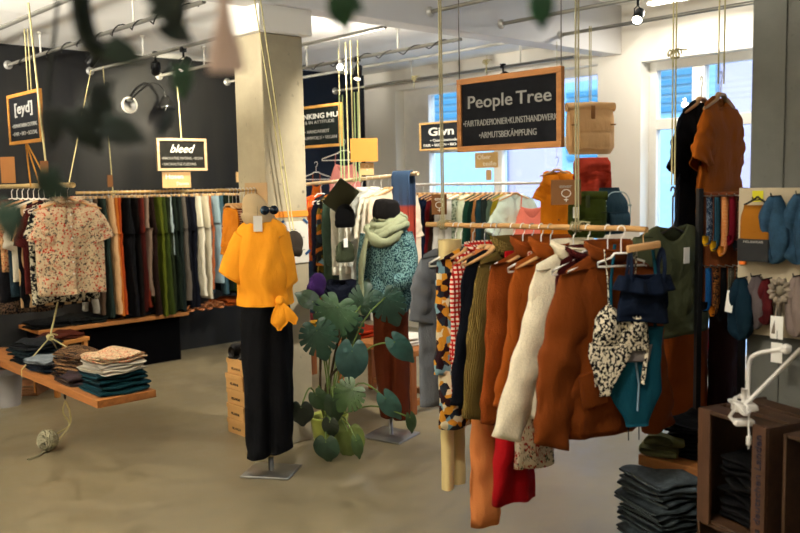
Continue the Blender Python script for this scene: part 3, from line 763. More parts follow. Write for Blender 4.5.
tag(o, 'straight pale wooden hanger under the navy straps', 'hanger')
# olive top on a wire hanger on its own cord
ph = onX(673, 190, 3.2)
rope([(ph.x, ph.y, ph.z + .02), (ph.x, ph.y, 2.9)], 'long yellow cord holding the dark wire hanger by the right window', pair=.006, knot=(ph.x, ph.y, zat(ph.x, ph.y, 54)))
rz = math.radians(-8)
hang('wire_hanger', (ph.x, ph.y, ph.z), rz, 'dark wire hanger on a cord inside the olive top', None, w=.42, zs=-.16)
o = garment(T(mat=F('62664c'), w=.48, L=.46, sl=.22, r0=.1, r1=.085, spread=34, th=.03, drop=.07, neck=.1, seed=21, tag=(-.0, -.07, -.17)), (ph.x, ph.y, ph.z - .05), rz, 'dark olive green tee hanging alone by the right window', 'tee', None)
# ---- tees hanging high beside the grey pillar -------------------
pt = onD(721, 84, 3.75)
rope([pt, (pt.x, pt.y, 2.95)], 'looped yellow cord above the mustard tee by the pillar', pair=.012)
garment(T(mat=F('b06a22'), w=.44, L=.60, sl=.24, r0=.11, r1=.10, spread=26, th=.035, seed=31), (pt.x, pt.y, pt.z + .04), math.radians(8), 'mustard brown tee hanging high beside the grey pillar', 'tee', None)
garment(T(mat=F('15171e'), w=.50, L=.66, sl=.25, r0=.11, r1=.09, spread=28, th=.03, seed=32), (pt.x + .02, pt.y + .1, pt.z + .03), math.radians(8), 'black tee hanging behind the mustard one', 'tee', None)
hang('wooden_hanger', (pt.x, pt.y, pt.z + .04), math.radians(8), 'wooden hanger in the high mustard tee', None, w=.4)
hang('wooden_hanger', (pt.x + .02, pt.y + .1, pt.z + .03), math.radians(8), 'wooden hanger in the high black tee', None, w=.4)
# ---- coats low behind the sock display --------------------------
pc = onD(712, 262, 3.75)
rail((pc.x - .2, pc.y + .2, pc.z), (pc.x + .1, pc.y - .12, pc.z), .01, METAL, 'short steel rail behind the sock display')
garment(T(mat=F('a05a24'), w=.24, L=.66, sl=0, neck=.04, th=.05, seed=41), (pc.x - .075, pc.y + .075, pc.z + .02), YAW + .5, 'ochre brown coat hanging low beneath the socks', 'coat', None)
garment(T(mat=F('2c110e'), w=.16, L=.60, sl=0, neck=.04, th=.045, seed=42), (pc.x + .05, pc.y - .04, pc.z + .02), YAW + .5, 'dark maroon coat hanging low beside the pillar', 'coat', None)
pr_ = onD(689, 288, 4.0)
garment(dict(kind='strappy', mat=F('9c1c22'), w=.2, L=.26, th=.02, seed=43), (pr_.x, pr_.y, pr_.z + .12), YAW, 'small red top glimpsed between the dark jacket and ochre coat', 'top', None)

# ---- wall rail (trousers) ---------------------------------------
YA = 7.28
p0, p1 = onY(76, 193, YA), onY(282, 189, YA)
rail(p0, p1, .012, wood('c2a067', .7, 'X'), 'long pale wooden rail along the dark wall')
zA = lambda x: p0.z + (p1.z - p0.z) * (x - p0.x) / (p1.x - p0.x)
wall_items = [  # u, colour, description, length
 (84, '8f8a80', 'stone grey', .9), (90, '5a4a3c', 'umber', .92), (97, '2d3a34', 'dark sea green', .95), (103, 'c2a27c', 'sand coloured', .93), (108, 'b0702f', 'tan orange', .95), (113, '9c4a1e', 'burnt orange', .94),
 (118, '101114', 'deep black', .96), (122, '17161a', 'soft black', .97), (127, '1d1714', 'brown black', .97), (132, '4a1a14', 'dark maroon', .93), (136, '7a3320', 'brick red', .9), (140, '8d7a6b', 'taupe', .8),
 (145, '2c1a14', 'chocolate brown', .98), (150, '5d6420', 'olive green', 1.0), (155, '3e4a1c', 'dark moss', .99), (160, '2a3320', 'bottle green', .97), (163.5, 'a8b4b4', 'pale grey blue', .45), (167, '1e2a20', 'black green', .95),
 (171, '26302c', 'spruce green', .97), (175, '6d675f', 'mouse grey', .88), (179, '12151f', 'ink blue', .95), (183, '1a1d2a', 'midnight blue', .95), (188, 'd8d3c2', 'ivory', .85), (194, 'c9c2ae', 'off white', .88),
 (199, '77706a', 'warm grey', .8), (203, 'b5744c', 'terracotta', .8), (208, '9db0b8', 'ice blue', .75), (212, '4b6670', 'slate teal', .86), (217, '1c2a20', 'pine green', .82), (221, '2f3f1f', 'leaf green', .84), (226, '16181a', 'charcoal black', .86), (231, '241d1c', 'espresso', .9)]
hw = []
for i, (u, c, d, L) in enumerate(wall_items):
    x = onY(u, 194, YA).x
    w = .34 if i % 3 else .38
    if d in ('ivory', 'off white'): w = .44
    bm = trousers(w, L + .07, .027, i * 1.3, .012, taper=.62 + .1 * (i % 3), zs=-.055, nt=22)
    o = link('trousers', bm, F(c)); o.location = (x, YA, zA(x)); o.rotation_euler = (0, random.uniform(-.03, .03), -PI / 2 + random.uniform(-.12, .25))
    nb = [wall_items[j][2] for j in (i - 1, i + 1) if 0 <= j < len(wall_items)]
    tag(o, '%s trousers on the long wall rail beside the %s pair' % (d, nb[-1]), 'trousers', 'trousers on the long wall rail')
    bm = bmesh.new(); hwid = w / 2 * .88
    rings(bm, [[Vector((hwid * math.copysign(abs(math.cos(a)) ** .8, math.cos(a)), -.030 * math.copysign(abs(math.sin(a)) ** .7, math.sin(a)), z)) for a in [2 * PI * q / 20 for q in range(20)]] for z in (-.05, -.09)])
    link('waistband', bm, F(c), o)
    if not hw:
        bm = bmesh.new(); box(bm, -.15, .15, -.007, .007, -.052, -.030, .004)
        h = link('clip_hanger', bm, wood('cfa878', .7, 'X')); hw.append(h)
        tubeobj('hook', spline([(0, 0, -.03), (0, 0, -.012), (.012, 0, -.002), (.006, 0, .016), (-.01, 0, .012)], 3), .002, METAL, h, 5)
        for s in (-1, 1): boxobj('clip', (-.012, .012, -.011, .011, -.065, -.03), METAL, h, (s * .11, 0, 0))
    else: h = copy_tree(hw[0])
    h.location = o.location; h.rotation_euler = o.rotation_euler
    tag(h, 'wooden clip hanger above the %s trousers on the wall rail' % d, 'hanger', 'clip hangers on the long wall rail')
more = [(237, F('c9862a'), 'mustard yellow'), (243, F('8a4a3c', 'hstripe', 'd6b8a0', sc_=1.6), 'brick and cream striped'), (249, F('8a4a3c', 'hstripe', '3c2320', sc_=2), 'brown striped'), (254, F('6e1d24'), 'wine red'), (258, F('c8bfae'), 'oatmeal'), (262, F('a8481e'), 'paprika orange'), (266, F('181414'), 'jet black'), (271, F('7a2a1c'), 'oxblood')]
zK = zat(2.8, 4.42, 190)
rail((2.62, 4.42, zK), (2.9, 4.42, zK), .009, wood('c2a067', .7, 'X'), 'short pale rail fixed to the left side of the column')
for i, (u, mt, d) in enumerate(more):
    x = 2.70 + .025 * i
    garment(T(mat=mt, w=.13, L=.34 + .05 * (i % 3), sl=.27, r0=.03, r1=.024, spread=4, neck=.03, th=.011, rip=.008, seed=50 + i), (x, 4.42, zK), -PI / 2 + .1, '%s small top on the short rail left of the column' % d, 'top', 'tops on the short rail left of the column')
    hang('wooden_hanger', (x, 4.42, zK), -PI / 2 + .1, 'wooden hanger inside the %s small top by the column' % d, 'hangers on the short rail left of the column', w=.11)
# ---- left near rail ---------------------------------------------
XB = 2.22
pe = onX(73, 185, XB)
rail((XB, pe.y, pe.z), (XB, 7.2, pe.z), .017, wood('b59a68', .7, 'Y'), 'thick pale rail end at the left carrying the floral shirt')
left = [
 (.10, -10, T(mat=F('d3c2a6', 'floral', 'c2482c', '6b6257'), w=.43, L=.62, sl=.22, r0=.1, r1=.09, spread=20, th=.04, seed=61, collar=.022, buttons=6, drop=.09, neck=.08, bmat=TAGM), 'cream shirt with red and grey flowers, frontmost on the left rail', 'shirt', 'wooden_hanger'),
 (.21, -4, T(mat=F('15161a', 'leopard', 'c9c2ae', sc_=1.4), w=.44, L=.68, sl=.2, r0=.09, r1=.08, spread=14, th=.03, seed=62), 'black top with tiny pale flecks behind the floral shirt', 'top', 'white_hanger'),
 (.30, -3, T(mat=F('4a1713'), w=.46, L=.62, sl=.25, r0=.09, r1=.08, spread=16, th=.03, seed=63), 'maroon short sleeved top behind the flecked black one', 'top', 'white_hanger'),
 (.40, -3, T(mat=F('17161a', 'swirl', 'c0a480'), w=.46, L=.72, sl=.22, r0=.09, r1=.08, spread=18, th=.032, seed=64), 'black and tan top with big swirls on the left rail', 'top', 'white_hanger'),
 (.50, -3, T(mat=F('cfc8b8'), w=.47, L=.55, sl=.27, r0=.09, r1=.08, spread=22, th=.032, seed=65), 'plain off white tee on the left rail', 'tee', 'white_hanger'),
 (.60, -3, T(mat=F('1d2f38'), w=.45, L=.66, sl=.2, r0=.09, r1=.08, spread=14, th=.032, seed=66), 'dark petrol blue top on the left rail', 'top', 'white_hanger'),
 (.70, -3, T(mat=F('c9a57e', 'floral', 'b04a24', '4c3a28'), w=.48, L=.5, sl=.27, r0=.09, r1=.08, spread=24, th=.032, seed=67), 'tan blouse with rust flowers on the left rail', 'blouse', 'white_hanger'),
 (.81, -3, T(mat=F('15151a'), w=.46, L=.72, sl=.4, r0=.085, r1=.06, spread=6, th=.032, seed=68), 'plain black long sleeved top on the left rail', 'top', 'white_hanger'),
 (.92, -3, T(mat=F('17171c', 'leopard', '6f5a48', sc_=2.2), w=.48, L=.82, sl=.5, r0=.085, r1=.06, spread=8, th=.034, seed=69), 'long black dress with fine brown dots on the left rail', 'dress', 'white_hanger'),
 (1.03, -3, T(mat=F('5a2018'), w=.45, L=.6, sl=.4, r0=.085, r1=.06, spread=8, th=.032, seed=70), 'brick brown long sleeved top on the left rail', 'top', 'white_hanger'),
 (1.14, -3, T(mat=F('26282a', 'knit'), w=.47, L=.72, sl=.5, r0=.085, r1=.06, spread=9, th=.034, seed=71), 'charcoal knitted jumper farthest left on the left rail', 'jumper', 'white_hanger')]
for dy, rz, sp, lab, cat, hk in left:
    garment(sp, (XB, pe.y + dy, pe.z), math.radians(rz), lab, cat, 'clothes on the left rail')
    hang(hk, (XB, pe.y + dy, pe.z), math.radians(rz), '%s of the %s' % (hk.replace('_', ' '), ' '.join(lab.split()[:8])), 'hangers on the left rail', w=.42)
# ---- rail behind the green mannequin ----------------------------
XC_ = 4.2
q0, q1 = onX(304, 184.5, XC_), onX(418, 173.5, XC_)
rail(q0, q1, .014, wood('d0b48a', .75, 'Y'), 'pale branch rail carrying the white blouses')
zC = lambda y: q0.z + (q1.z - q0.z) * (y - q0.y) / (q1.y - q0.y)
def yC(u): return onX(u, 180, XC_ - .2).y
mid = [
 (300, T(mat=F('c6303c', 'multi', 'e0a83c', 'd8542a', 2.2), w=.42, L=.52, sl=.3, th=.03, r0=.08, r1=.07, spread=6), 'red and yellow bobbled knit jumper', 'jumper'),
 (313, T(mat=F('151a2c'), w=.42, L=.6, sl=.42, th=.028, r0=.08, r1=.06, spread=4), 'navy blue long sleeved top', 'top'),
 (318, T(mat=F('6a5a20', 'patch', '1c1a18', 'b8722c', 1.6), w=.42, L=.82, sl=.5, th=.028, r0=.08, r1=.06, spread=4), 'long dark patterned dress with ochre patches', 'dress'),
 (324, T(mat=F('48594a'), w=.42, L=.85, sl=.5, th=.03, r0=.08, r1=.06, spread=4), 'sage green long cardigan', 'cardigan'),
 (334, T(mat=F('e3dfd2'), w=.44, L=.62, sl=.5, th=.03, r0=.08, r1=.06, spread=5), 'white cotton blouse, first of the pale ones', 'blouse'),
 (341, T(mat=F('d8d8cc'), w=.44, L=.72, sl=.5, th=.03, r0=.08, r1=.06, spread=5), 'pale grey white tunic', 'tunic'),
 (347, T(mat=F('ece7da'), w=.44, L=.6, sl=.5, th=.03, r0=.08, r1=.06, spread=6, collar=.03), 'warm white shirt with a small collar', 'shirt'),
 (353, T(mat=F('dfe0d8', 'knit'), w=.44, L=.66, sl=.5, th=.03, r0=.08, r1=.06, spread=6), 'white ribbed jumper', 'jumper'),
 (360, T(mat=F('e8e2d0'), w=.44, L=.8, sl=.3, th=.03, r0=.08, r1=.07, spread=8), 'long cream white dress', 'dress'),
 (367, T(mat=F('d9d2c2'), w=.45, L=.62, sl=.5, th=.03, r0=.08, r1=.06, spread=8), 'oat white long sleeved top', 'top'),
 (374, T(mat=F('e6d6c0'), w=.45, L=.7, sl=.3, th=.03, r0=.08, r1=.07, spread=12), 'pale beige blouse beside the striped blanket', 'blouse')]
for i, (u, sp, d, cat) in enumerate(mid):
    y = yC(u); sp['seed'] = 80 + i
    garment(sp, (XC_, y, zC(y)), math.radians(-6), d + ' on the branch rail', cat, 'clothes on the branch rail')
    hang('wooden_hanger' if i > 8 else 'white_hanger', (XC_, y, zC(y)), math.radians(-6), 'hanger inside the %s on the branch rail' % ' '.join(d.split()[:7]), 'hangers on the branch rail', w=.40)
# striped blanket folded over the rail end
yb0 = onX(394, 178, XC_).y; yb1 = onX(412, 178, XC_).y
bm = bmesh.new(); R = []; zz = zC(yb1)
path = [(-.03, -.95), (-.028, -.6), (-.026, -.3), (-.024, -.05), (-.012, .012), (0, .02), (.012, .012), (.026, -.05), (.03, -.4), (.03, -.8)]
P = spline([(a, 0, b_) for a, b_ in path], 4)
for q in P: R.append([Vector((q.x + .012 * math.sin(k * .9 + q.z * 2) * min(1, abs(q.z) * 3), yb1 + (yb0 - yb1) * k / 16 - zz * 0, q.z)) for k in range(17)])
rings(bm, R, False)
ym = (yb0 + yb1) / 2
bmesh.ops.translate(bm, vec=(0, -ym, 0), verts=bm.verts)
o = link('blanket', bm, bands([(0, '3c5a3a'), (.12, 'a8742c'), (.3, '7a4a20'), (.36, '8a2c1c'), (.62, '9a3320'), (.74, '8a2c1c'), (.76, '20304c'), (1, '24405e')], -.95, .02)); o.location = (XC_, ym, zz); thick(o, .006)
tag(o, 'blue, rust and ochre banded blanket over the branch rail end', 'blanket')
# cords of that rail
for i, (u, v0, dx, lab) in enumerate([(343, 95, 0, 'green bundle of cords right of the dark THINKING MU board'), (349, 10, .0, 'tall yellow cord in front of the navy wall'), (354, 10, .02, 'thin yellow cord just right of the tall one'), (361, 28, .0, 'yellow cord passing the blank cardboard square'), (358, 92, .03, 'short green cord bundle above the cardboard square')]):
    a = onX(u, 182, XC_ - dx)
    rope([(a.x, a.y, a.z), (a.x, a.y, zat(a.x, a.y, v0) if v0 > 50 else 2.66)], lab, r=.005, pair=.012 if v0 > 50 else .0, mat=ROPE if v0 < 50 else plain('green_cord', '8b9a6a', .85))
# hats and pouches hung on the branch rail cords
def beanie(loc, r, mat, label, squash=1.1, rz=0, tilt=0, nm='beanie', cat='hat'):
    bm = bmesh.new(); prof = [(r * .82, -.02), (r * .98, 0), (r * 1.0, .035), (r * .93, .04), (r * .97, .08), (r * .88, .12), (r * .62, .155), (r * .25, .175), (.004, .178)]
    R = [[Vector((rr * math.cos(a) * (1 + .03 * nz(math.cos(a) * 3, z * 20, r * 90)), rr * math.sin(a) * squash, z * r / .1)) for a in [2 * PI * k / 28 for k in range(28)]] for rr, z in prof]
    rings(bm, R, True, False, True); o = link(nm, bm, mat, None, loc, (0, tilt, rz)); tag(o, label, cat); return o
XN = 3.86
p = onX(345, 218, XN); beanie((p.x, p.y, p.z - .05), .085, F('111113', 'knit'), 'black knit beanie hanging over the white blouses', .6, 0)
p = onX(345, 250, XN); o = beanie((p.x, p.y, p.z - .07), .08, F('59604a', 'knit'), 'grey green knit beanie hanging below the black one', .6); swing_tag(o, (-.04, -.06, .17))
p = onX(341, 197, XN); bm = bmesh.new(); box(bm, -.085, .085, -.012, .012, -.11, .11, .008)
o = link('pouch', bm, F('3f3d2c'), None, p, (0, math.radians(38), YAW)); tag(o, 'dark olive pouch hanging tilted on the cords', 'pouch')
tubeobj('loop', [(0, 0, .1), (.01, 0, .16)], .003, ROPE, o)
p = onX(341, 280, XN + .05)
garment(T(mat=F('171c2c'), w=.24, L=.22, sl=.1, th=.05, r0=.06, r1=.05, spread=40), (p.x, p.y, p.z + .1), YAW, 'dark navy bundle of cloth hanging low by the plant', 'cloth', None)
# pink top on its own hanger
p = onX(344, 141, 4.9)
hang('white_hanger', (p.x, p.y, p.z), -.75, 'white hanger holding the pink strappy top', None, w=.40)
garment(dict(kind='strappy', mat=F('d79a92'), w=.28, L=.42, th=.02, seed=91), (p.x, p.y, p.z), -.75, 'pink strappy top in front of the navy wall', 'top', None)
p = onX(316, 163, 4.9)
hang('white_hanger', (p.x, p.y, p.z), -.75, 'white hanger against the navy wall beside the column', None, w=.3)
garment(dict(kind='strappy', mat=F('c9742c'), w=.12, L=.3, th=.02, seed=92), (p.x, p.y, p.z), -.75, 'narrow orange strap top beside the column', 'top', None)
# ---- window rail ------------------------------------------------
XD = 5.9
d0, d1 = onX(404, 194, XD), onX(538, 181, XD)
d1.z = onX(538, 183, XD).z; d0.z = d1.z
rail((XD, d0.y + .1, d0.z), (XD, d1.y - .05, d1.z), .013, WHITEP, 'white rail in front of the wide window')
def yD(u): return onX(u, 190, XD - .2).y
win = [(402, 'c7652a', 'orange', .8, .5), (408, '15140f', 'black', .85, .5), (413, 'c89a5c', 'camel', .7, .5), (418, '24344f', 'denim navy', .85, .5), (423, '1c2740', 'night blue', .9, .5), (428, '6e1d20', 'bordeaux', .8, .5),
 (433, '3c2a20', 'cocoa', .8, .5), (438, 'e6e3dc', 'bright white', .8, .55), (443, 'd4cfc2', 'ecru', .9, .5), (449, 'e9e6de', 'snow white', .9, .55), (455, 'c4cbb8', 'mint grey', .8, .5), (460, 'dfe3c8', 'pale lime', .7, .5),
 (466, '28503f', 'emerald', .9, .5), (471, '1b3a30', 'dark emerald', .85, .5), (476, 'a87a4a', 'caramel', .8, .5), (480, '2f4b50', 'petrol', .9, .5), (485, '37413c', 'slate green', .9, .5), (490, '6a7a6a', 'eucalyptus', .7, .5), (494, '9a8b2a', 'chartreuse', .75, .4), (500, 'd3dccb', 'whitish green', .6, .3)]
for i, (u, c, d, L, sl) in enumerate(win):
    y = yD(u)
    garment(T(mat=F(c) if i != 10 else F(c, 'leopard', '7c8a74'), w=.43, L=L, sl=sl, th=.028, r0=.08, r1=.06 if sl > .35 else .09, spread=6 if sl > .35 else 24, seed=100 + i), (XD, y, d0.z), math.radians(-10), '%s garment on the white rail before the wide window' % d, 'top', 'clothes on the white window rail')
    hang('wooden_hanger', (XD, y, d0.z), math.radians(-10), 'wooden hanger inside the %s garment at the window rail' % d, 'hangers on the white window rail', w=.38)
y = yD(517)
garment(dict(kind='strappy', mat=F('e8907a'), w=.34, L=.72, th=.03, seed=130, hem=1.2), (XD, y, d0.z), -.5, 'coral strappy dress at the near end of the window rail', 'dress', None)
p = onX(557, 164, 5.45)
o = garment(T(mat=F('dc8f22'), w=.26, L=1.0, sl=.2, th=.035, r0=.07, r1=.065, spread=20, seed=131, buttons=6, hem=1.1), (p.x, p.y, p.z + .04), YAW + .05, 'long orange yellow dress hanging in front of the window', 'dress', None)
hang('wooden_hanger', (p.x, p.y, p.z + .04), YAW + .05, 'wooden hanger of the long orange yellow dress', None, w=.27)
rope([(p.x, p.y, p.z + .05), (p.x, p.y, 2.65)], 'thin cord above the long orange yellow dress', r=.002)
for u, v in ((414, 78), (486, 62)):
    p = onX(u, v, 5.2); rope([p, p - Vector((0, 0, .09))], 'short yellow cord end on the pipe %s' % ('left of the big chalkboard' if u < 450 else 'above the big chalkboard'), knot=p)
# ============================================================ SIGNS
CHALK = plain('chalk', 'd9d6cc', .9, 0, .1); CHALKG = plain('grey_chalk', '918f89', .9, 0, .1); GOLDP = plain('white_marker', 'e9dcc0', .8)
CARD = plain('cardboard', 'c4a06e', .9, 0, .1, .08, 20); CARDB = plain('brown_card', '6e4a2c', .9, 0, .1); KRAFT = plain('kraft_card', 'b98d56', .85, 0, .2, .06, 14)
def rect(u0, v0, u1, v1, mode, c):
    f = {'X': onX, 'Y': onY, 'D': onD}[mode]; a = f(u0, v0, c); b_ = f(u1, v1, c)
    rz = {'X': -PI / 2, 'Y': 0, 'D': YAW}[mode]; ctr = (a + b_) / 2
    wd_ = math.hypot(a.x - b_.x, a.y - b_.y); return ctr, wd_, abs(a.z - b_.z), rz
def board(u0, v0, u1, v1, mode, c, label, frame='b98045', face='17181c', lines=(), fr=.022, tilt=0):
    ctr, w, h, rz = rect(u0, v0, u1, v1, mode, c)
    e = empty('chalkboard_sign', ctr, rot=(0, tilt, rz)); tag(e, label, 'sign')
    boxobj('slate', (-w / 2 + fr * .5, w / 2 - fr * .5, -.004, .006, -h / 2 + fr * .5, h / 2 - fr * .5), chalkboard(face), e, bev=.001)
    bm = bmesh.new()
    for (x0, x1, z0, z1) in ((-w / 2, w / 2, h / 2 - fr, h / 2), (-w / 2, w / 2, -h / 2, -h / 2 + fr), (-w / 2, -w / 2 + fr, -h / 2 + fr, h / 2 - fr), (w / 2 - fr, w / 2, -h / 2 + fr, h / 2 - fr)):
        box(bm, x0, x1, -.012, .012, z0, z1, .002)
    link('frame', bm, wood(frame, .6, 'X'), e, smooth=False)
    for (s, size, x, z, wid, mt, kw) in lines:
        text(s, size * h, mt, e, (x * w, -.0065, z * h), width=wid * w if wid else None, **kw)
    return e, ctr, w, h
def card(u0, v0, u1, v1, mode, c, label, mat, lines=(), sym=None, tilt=0):
    ctr, w, h, rz = rect(u0, v0, u1, v1, mode, c)
    bm = bmesh.new(); box(bm, -w / 2, w / 2, -.0025, .0025, -h / 2, h / 2, .0008)
    o = link('cardboard_sign', bm, mat, None, ctr, (0, tilt, rz), False); tag(o, label, 'sign')
    for (s, size, x, z, wid, mt, kw) in lines: text(s, size * h, mt, o, (x * w, -.004, z * h), width=wid * w if wid else None, **kw)
    if sym is not None:
        bm = bmesh.new(); r = h * .15; q = [Vector((r * 1.2 * math.cos(a), -.004, r * math.sin(a) + sym * h)) for a in [2 * PI * k / 20 for k in range(21)]]
        tube(bm, q, h * .014, 5); tube(bm, [(0, -.004, sym * h - r), (0, -.004, sym * h - r * 2.3)], h * .014, 5); tube(bm, [(-r * .6, -.004, sym * h - r * 1.7), (r * .6, -.004, sym * h - r * 1.7)], h * .014, 5)
        link('symbol', bm, CHALK, o)
    return o, ctr, w, h
K = {}
XS = 2.95
e, ctr, w, h = board(458, 80, 563, 147, 'X', XS, 'large chalkboard reading People Tree above the jacket rail', 'a8703c', '0e0f14', (
    ('People', .24, -.17, .16, .44, CHALKG, dict(bold=.008)), ('Tree', .24, .25, .16, .32, CHALKG, dict(bold=.008)), ('\u2022FAIRTRADEPIONIER\u2022KUNSTHANDWERK', .12, .01, -.12, .90, CHALKG, {}), ('\u2022ARMUTSBEK\u00c4MPFUNG', .12, 0, -.29, .55, CHALKG, {})), fr=.026)
for s, nm in ((-1, 'left'), (1, 'right')):
    y = ctr.y - s * w * .485
    rope([(XS, y, ctr.z + h / 2 - .01), (XS, y, ZN)], 'dark thin cord holding the %s corner of the People Tree board' % nm, r=.0025, mat=plain('dark_cord', '4a4238', .8), group=None)
e, ctr, w, h = board(156, 138, 207, 170.5, 'Y', 7.15, 'small pale framed chalkboard reading bleed over the trouser rail', 'd9b98e', '23221f', (
    ('bleed', .36, -.02, .17, .50, CHALK, dict(shear=.4)), ('\u2022INNOVATIVES MATERIAL \u2022 VEGAN', .12, 0, -.12, .82, CHALKG, {}), ('\u2022 NACHHALTIGE KLEIDUNG', .12, -.07, -.30, .68, CHALKG, {})))
rope([(ctr.x, ctr.y, ctr.z + h / 2), (ctr.x - .02, ctr.y, 2.65)], 'yellow cord from the pipe to the bleed board')
o, c2, w2_, h2 = card(162, 172, 191, 187.5, 'Y', 7.16, 'cardboard sign reading Hosen hanging under the bleed board', CARD, (('Hosen', .42, -.08, .2, .62, CHALK, dict(bold=.02)), ('Damen', .3, .2, -.25, .42, CHALK, {})))
e, ctr, w, h = board(288, 109, 342, 146, 'X', 4.35, 'gold framed chalkboard reading THINKING MU beside the column', 'd9a052', '1b211e', (
    ('THINKING', .17, -.09, .24, .60, CHALK, dict(bold=.02)), ('MU', .17, .35, .24, .20, CHALK, dict(bold=.005)), ('DE & IN ATTITUDE', .11, .05, .10, .66, CHALKG, {}), ('\u2022 HANDARBEIT', .11, .06, -.12, .46, CHALKG, {}), ('\u2022 BIOBAUMWOLLE \u2022 VEGAN', .11, .02, -.27, .80, CHALKG, {})))
rope([(4.35, ctr.y - w * .48, ctr.z + h / 2), (4.35, ctr.y - w * .48, 2.66)], 'thin cord at the right corner of the THINKING MU board', r=.0025)
e, ctr, w, h = board(420, 123.5, 461, 149, 'X', 4.7, 'small chalkboard reading Givn in front of the wide window', 'cba063', '23262a', (
    ('Givn', .40, .04, .15, .62, CHALK, dict(bold=.02)), ('\u2022 Qualit\u00e4tsmode', .14, .1, -.15, .66, CHALK, {}), ('FAIR \u2022 VEGAN \u2022 BIO', .14, 0, -.32, .8, CHALK, {})), fr=.014)
rope([(4.7, ctr.y, ctr.z + h / 2), (4.7, ctr.y, 2.65)], 'thin cord above the Givn board', r=.002)
e, ctr, w, h = board(8, 96, 43, 141.5, 'X', 2.05, 'square chalkboard reading [eyd] at the upper left', 'a8722f', '16171a', (
    ('[eyd]', .30, 0, .19, .56, CHALKG, dict(bold=.02)), ('\u2022 HUMANITARIAN CLOTHING', .11, 0, -.14, .78, CHALKG, {}), ('\u2022 FAIR \u2022 BIO \u2022 SOZIAL', .11, 0, -.3, .78, CHALKG, {})))
for (du, nm) in ((-.2, 'left part'),):
    y = ctr.y - w * du * -1
    rope([(2.05, y, ctr.z + h / 2), (2.05, y, 2.62)], 'yellow cord over the %s of the [eyd] board' % nm, pair=.01)
for du in (-.12, .0, .12):
    rope([(2.05, ctr.y + du * .1, ctr.z - h / 2), (2.12, ctr.y + du * 1.4, pe.z)], 'ochre strap spreading %s from the [eyd] board to the left rail' % ('left' if du > 0 else 'right' if du < 0 else 'straight down'), mat=ROPE2, r=.005)
a = onD(34, 95, 5.1); rope([(a.x, a.y, 2.68), (a.x + .05, a.y, pe.z)], 'long pale cord passing in front of the [eyd] board', r=.006)
card(0, 157, 16, 183, 'D', 4.9, 'plain brown cardboard cut by the left picture edge', plain('brown_board', '80542c', .9))
card(40, 161, 49, 176, 'D', 5.0, 'small brown card hanging right below the [eyd] board', CARDB)
card(350, 138.5, 378, 161.5, 'D', 5.8, 'blank mustard cardboard rectangle by the navy wall corner', plain('mustard_card', 'b5803a', .9))
card(360, 163, 374, 175, 'D', 5.85, 'small cardboard with a chalked drawing below the mustard one', CARD, (), sym=.2)
card(475, 153, 498, 167.5, 'X', 5.55, 'cardboard sign reading Oberteile before the wide window', plain('light_card', 'c9a468', .9), (('Ober', .42, -.1, .2, .6, GOLDP, dict(bold=.02)), ('teile', .42, .15, -.24, .6, GOLDP, dict(bold=.02))))
p = onX(488, 175, 5.55); card(486, 170, 491.5, 180, 'X', 5.55, 'tiny cardboard tag on the cord under the Oberteile card', CARD)
rope([(5.55, p.y, zD if False else d0.z), (5.55, p.y, 2.65)], 'thin cord behind the Oberteile card', r=.002)
card(551, 180, 581, 204.5, 'D', 3.2, 'brown card with chalked word and symbol on the front cord', CARDB, (('ener', .22, -.02, .24, .42, CHALKG, {}),), sym=-.04)
card(431.5, 194.5, 447, 214.5, 'D', 3.75, 'smaller brown card with chalked symbol on the far left cord', CARDB, (('ener', .26, .0, .28, .6, CHALK, {}),), sym=-.02)
card(428, 186, 433, 192, 'D', 7, 'tiny dark clip at the rail end', CARDB) if False else None
# cords in front of the dark wall
a = onY(68, 188, 6.2); b_ = onY(91, 70, 6.2); rope([a, b_], 'slanting yellow cord left of the wall lamp')
a = onY(113, 193, YA); rope([a, (a.x - .03, a.y, 2.65)], 'yellow cord with a tiny card below the wall lamp', knot=a); card(107, 175, 113, 187, 'Y', YA - .03, 'tiny card tied on the cord left of the bleed board', CARDB)
a = onY(183, 193, YA); rope([a, (a.x, a.y, c2.z - .08)], 'short cord from the Hosen card to the wall rail', knot=a)
a = onY(244, 190, YA); rope([a, (a.x, a.y, 2.65)], 'yellow cord close beside the concrete column'); card(236, 172, 246, 182, 'Y', YA - .04, 'small card with a mark beside the column', CARD, (('T', .7, 0, 0, .3, CHALK, {}),))
card(245, 183, 268, 212, 'X', 2.893, 'blank tan cardboard taped on the left side of the column', plain('tan_card', 'a98a62', .9))
# two cords slanting down in front of the column, tape and notice
fc = lambda u, v, off=.02: onY(u, v, 4.33 - off)
for i, (ua, ub) in enumerate(((254, 291), (260, 294))):
    rope([fc(ub, 232, .05), fc((ua + ub) / 2 + 1, 120, .05), fc(ua, -3, .1)], 'yellow cord slanting across the column, %s of two' % ('left' if i == 0 else 'right'), r=.004)
a, b_ = fc(274, 215), fc(311, 210)
bm = bmesh.new(); box(bm, 2.9, 3.203, 4.3265, 4.3285, a.z - .018, a.z + .018); box(bm, 2.8965, 2.8985, 4.33, 4.45, a.z - .018, a.z + .018)
o = link('tape', bm, plain('orange_tape', 'd9822c', .6), smooth=False); tag(o, 'orange tape band across the concrete column', 'tape')
o, ctr, w, h = card(281, 222, 309, 262, 'Y', 4.325, 'white paper notice taped on the column', plain('notice_paper', 'c5bfb2', .9), ())
for k in range(7):
    bm = bmesh.new(); box(bm, -.02, .02 + .03 * (k % 3), -.004, -.003, -.0015, .0015); link('text_line', bm, plain('ink', '3a3a3a', .8), o, (-.01, 0, .08 - k * .026), None, False)
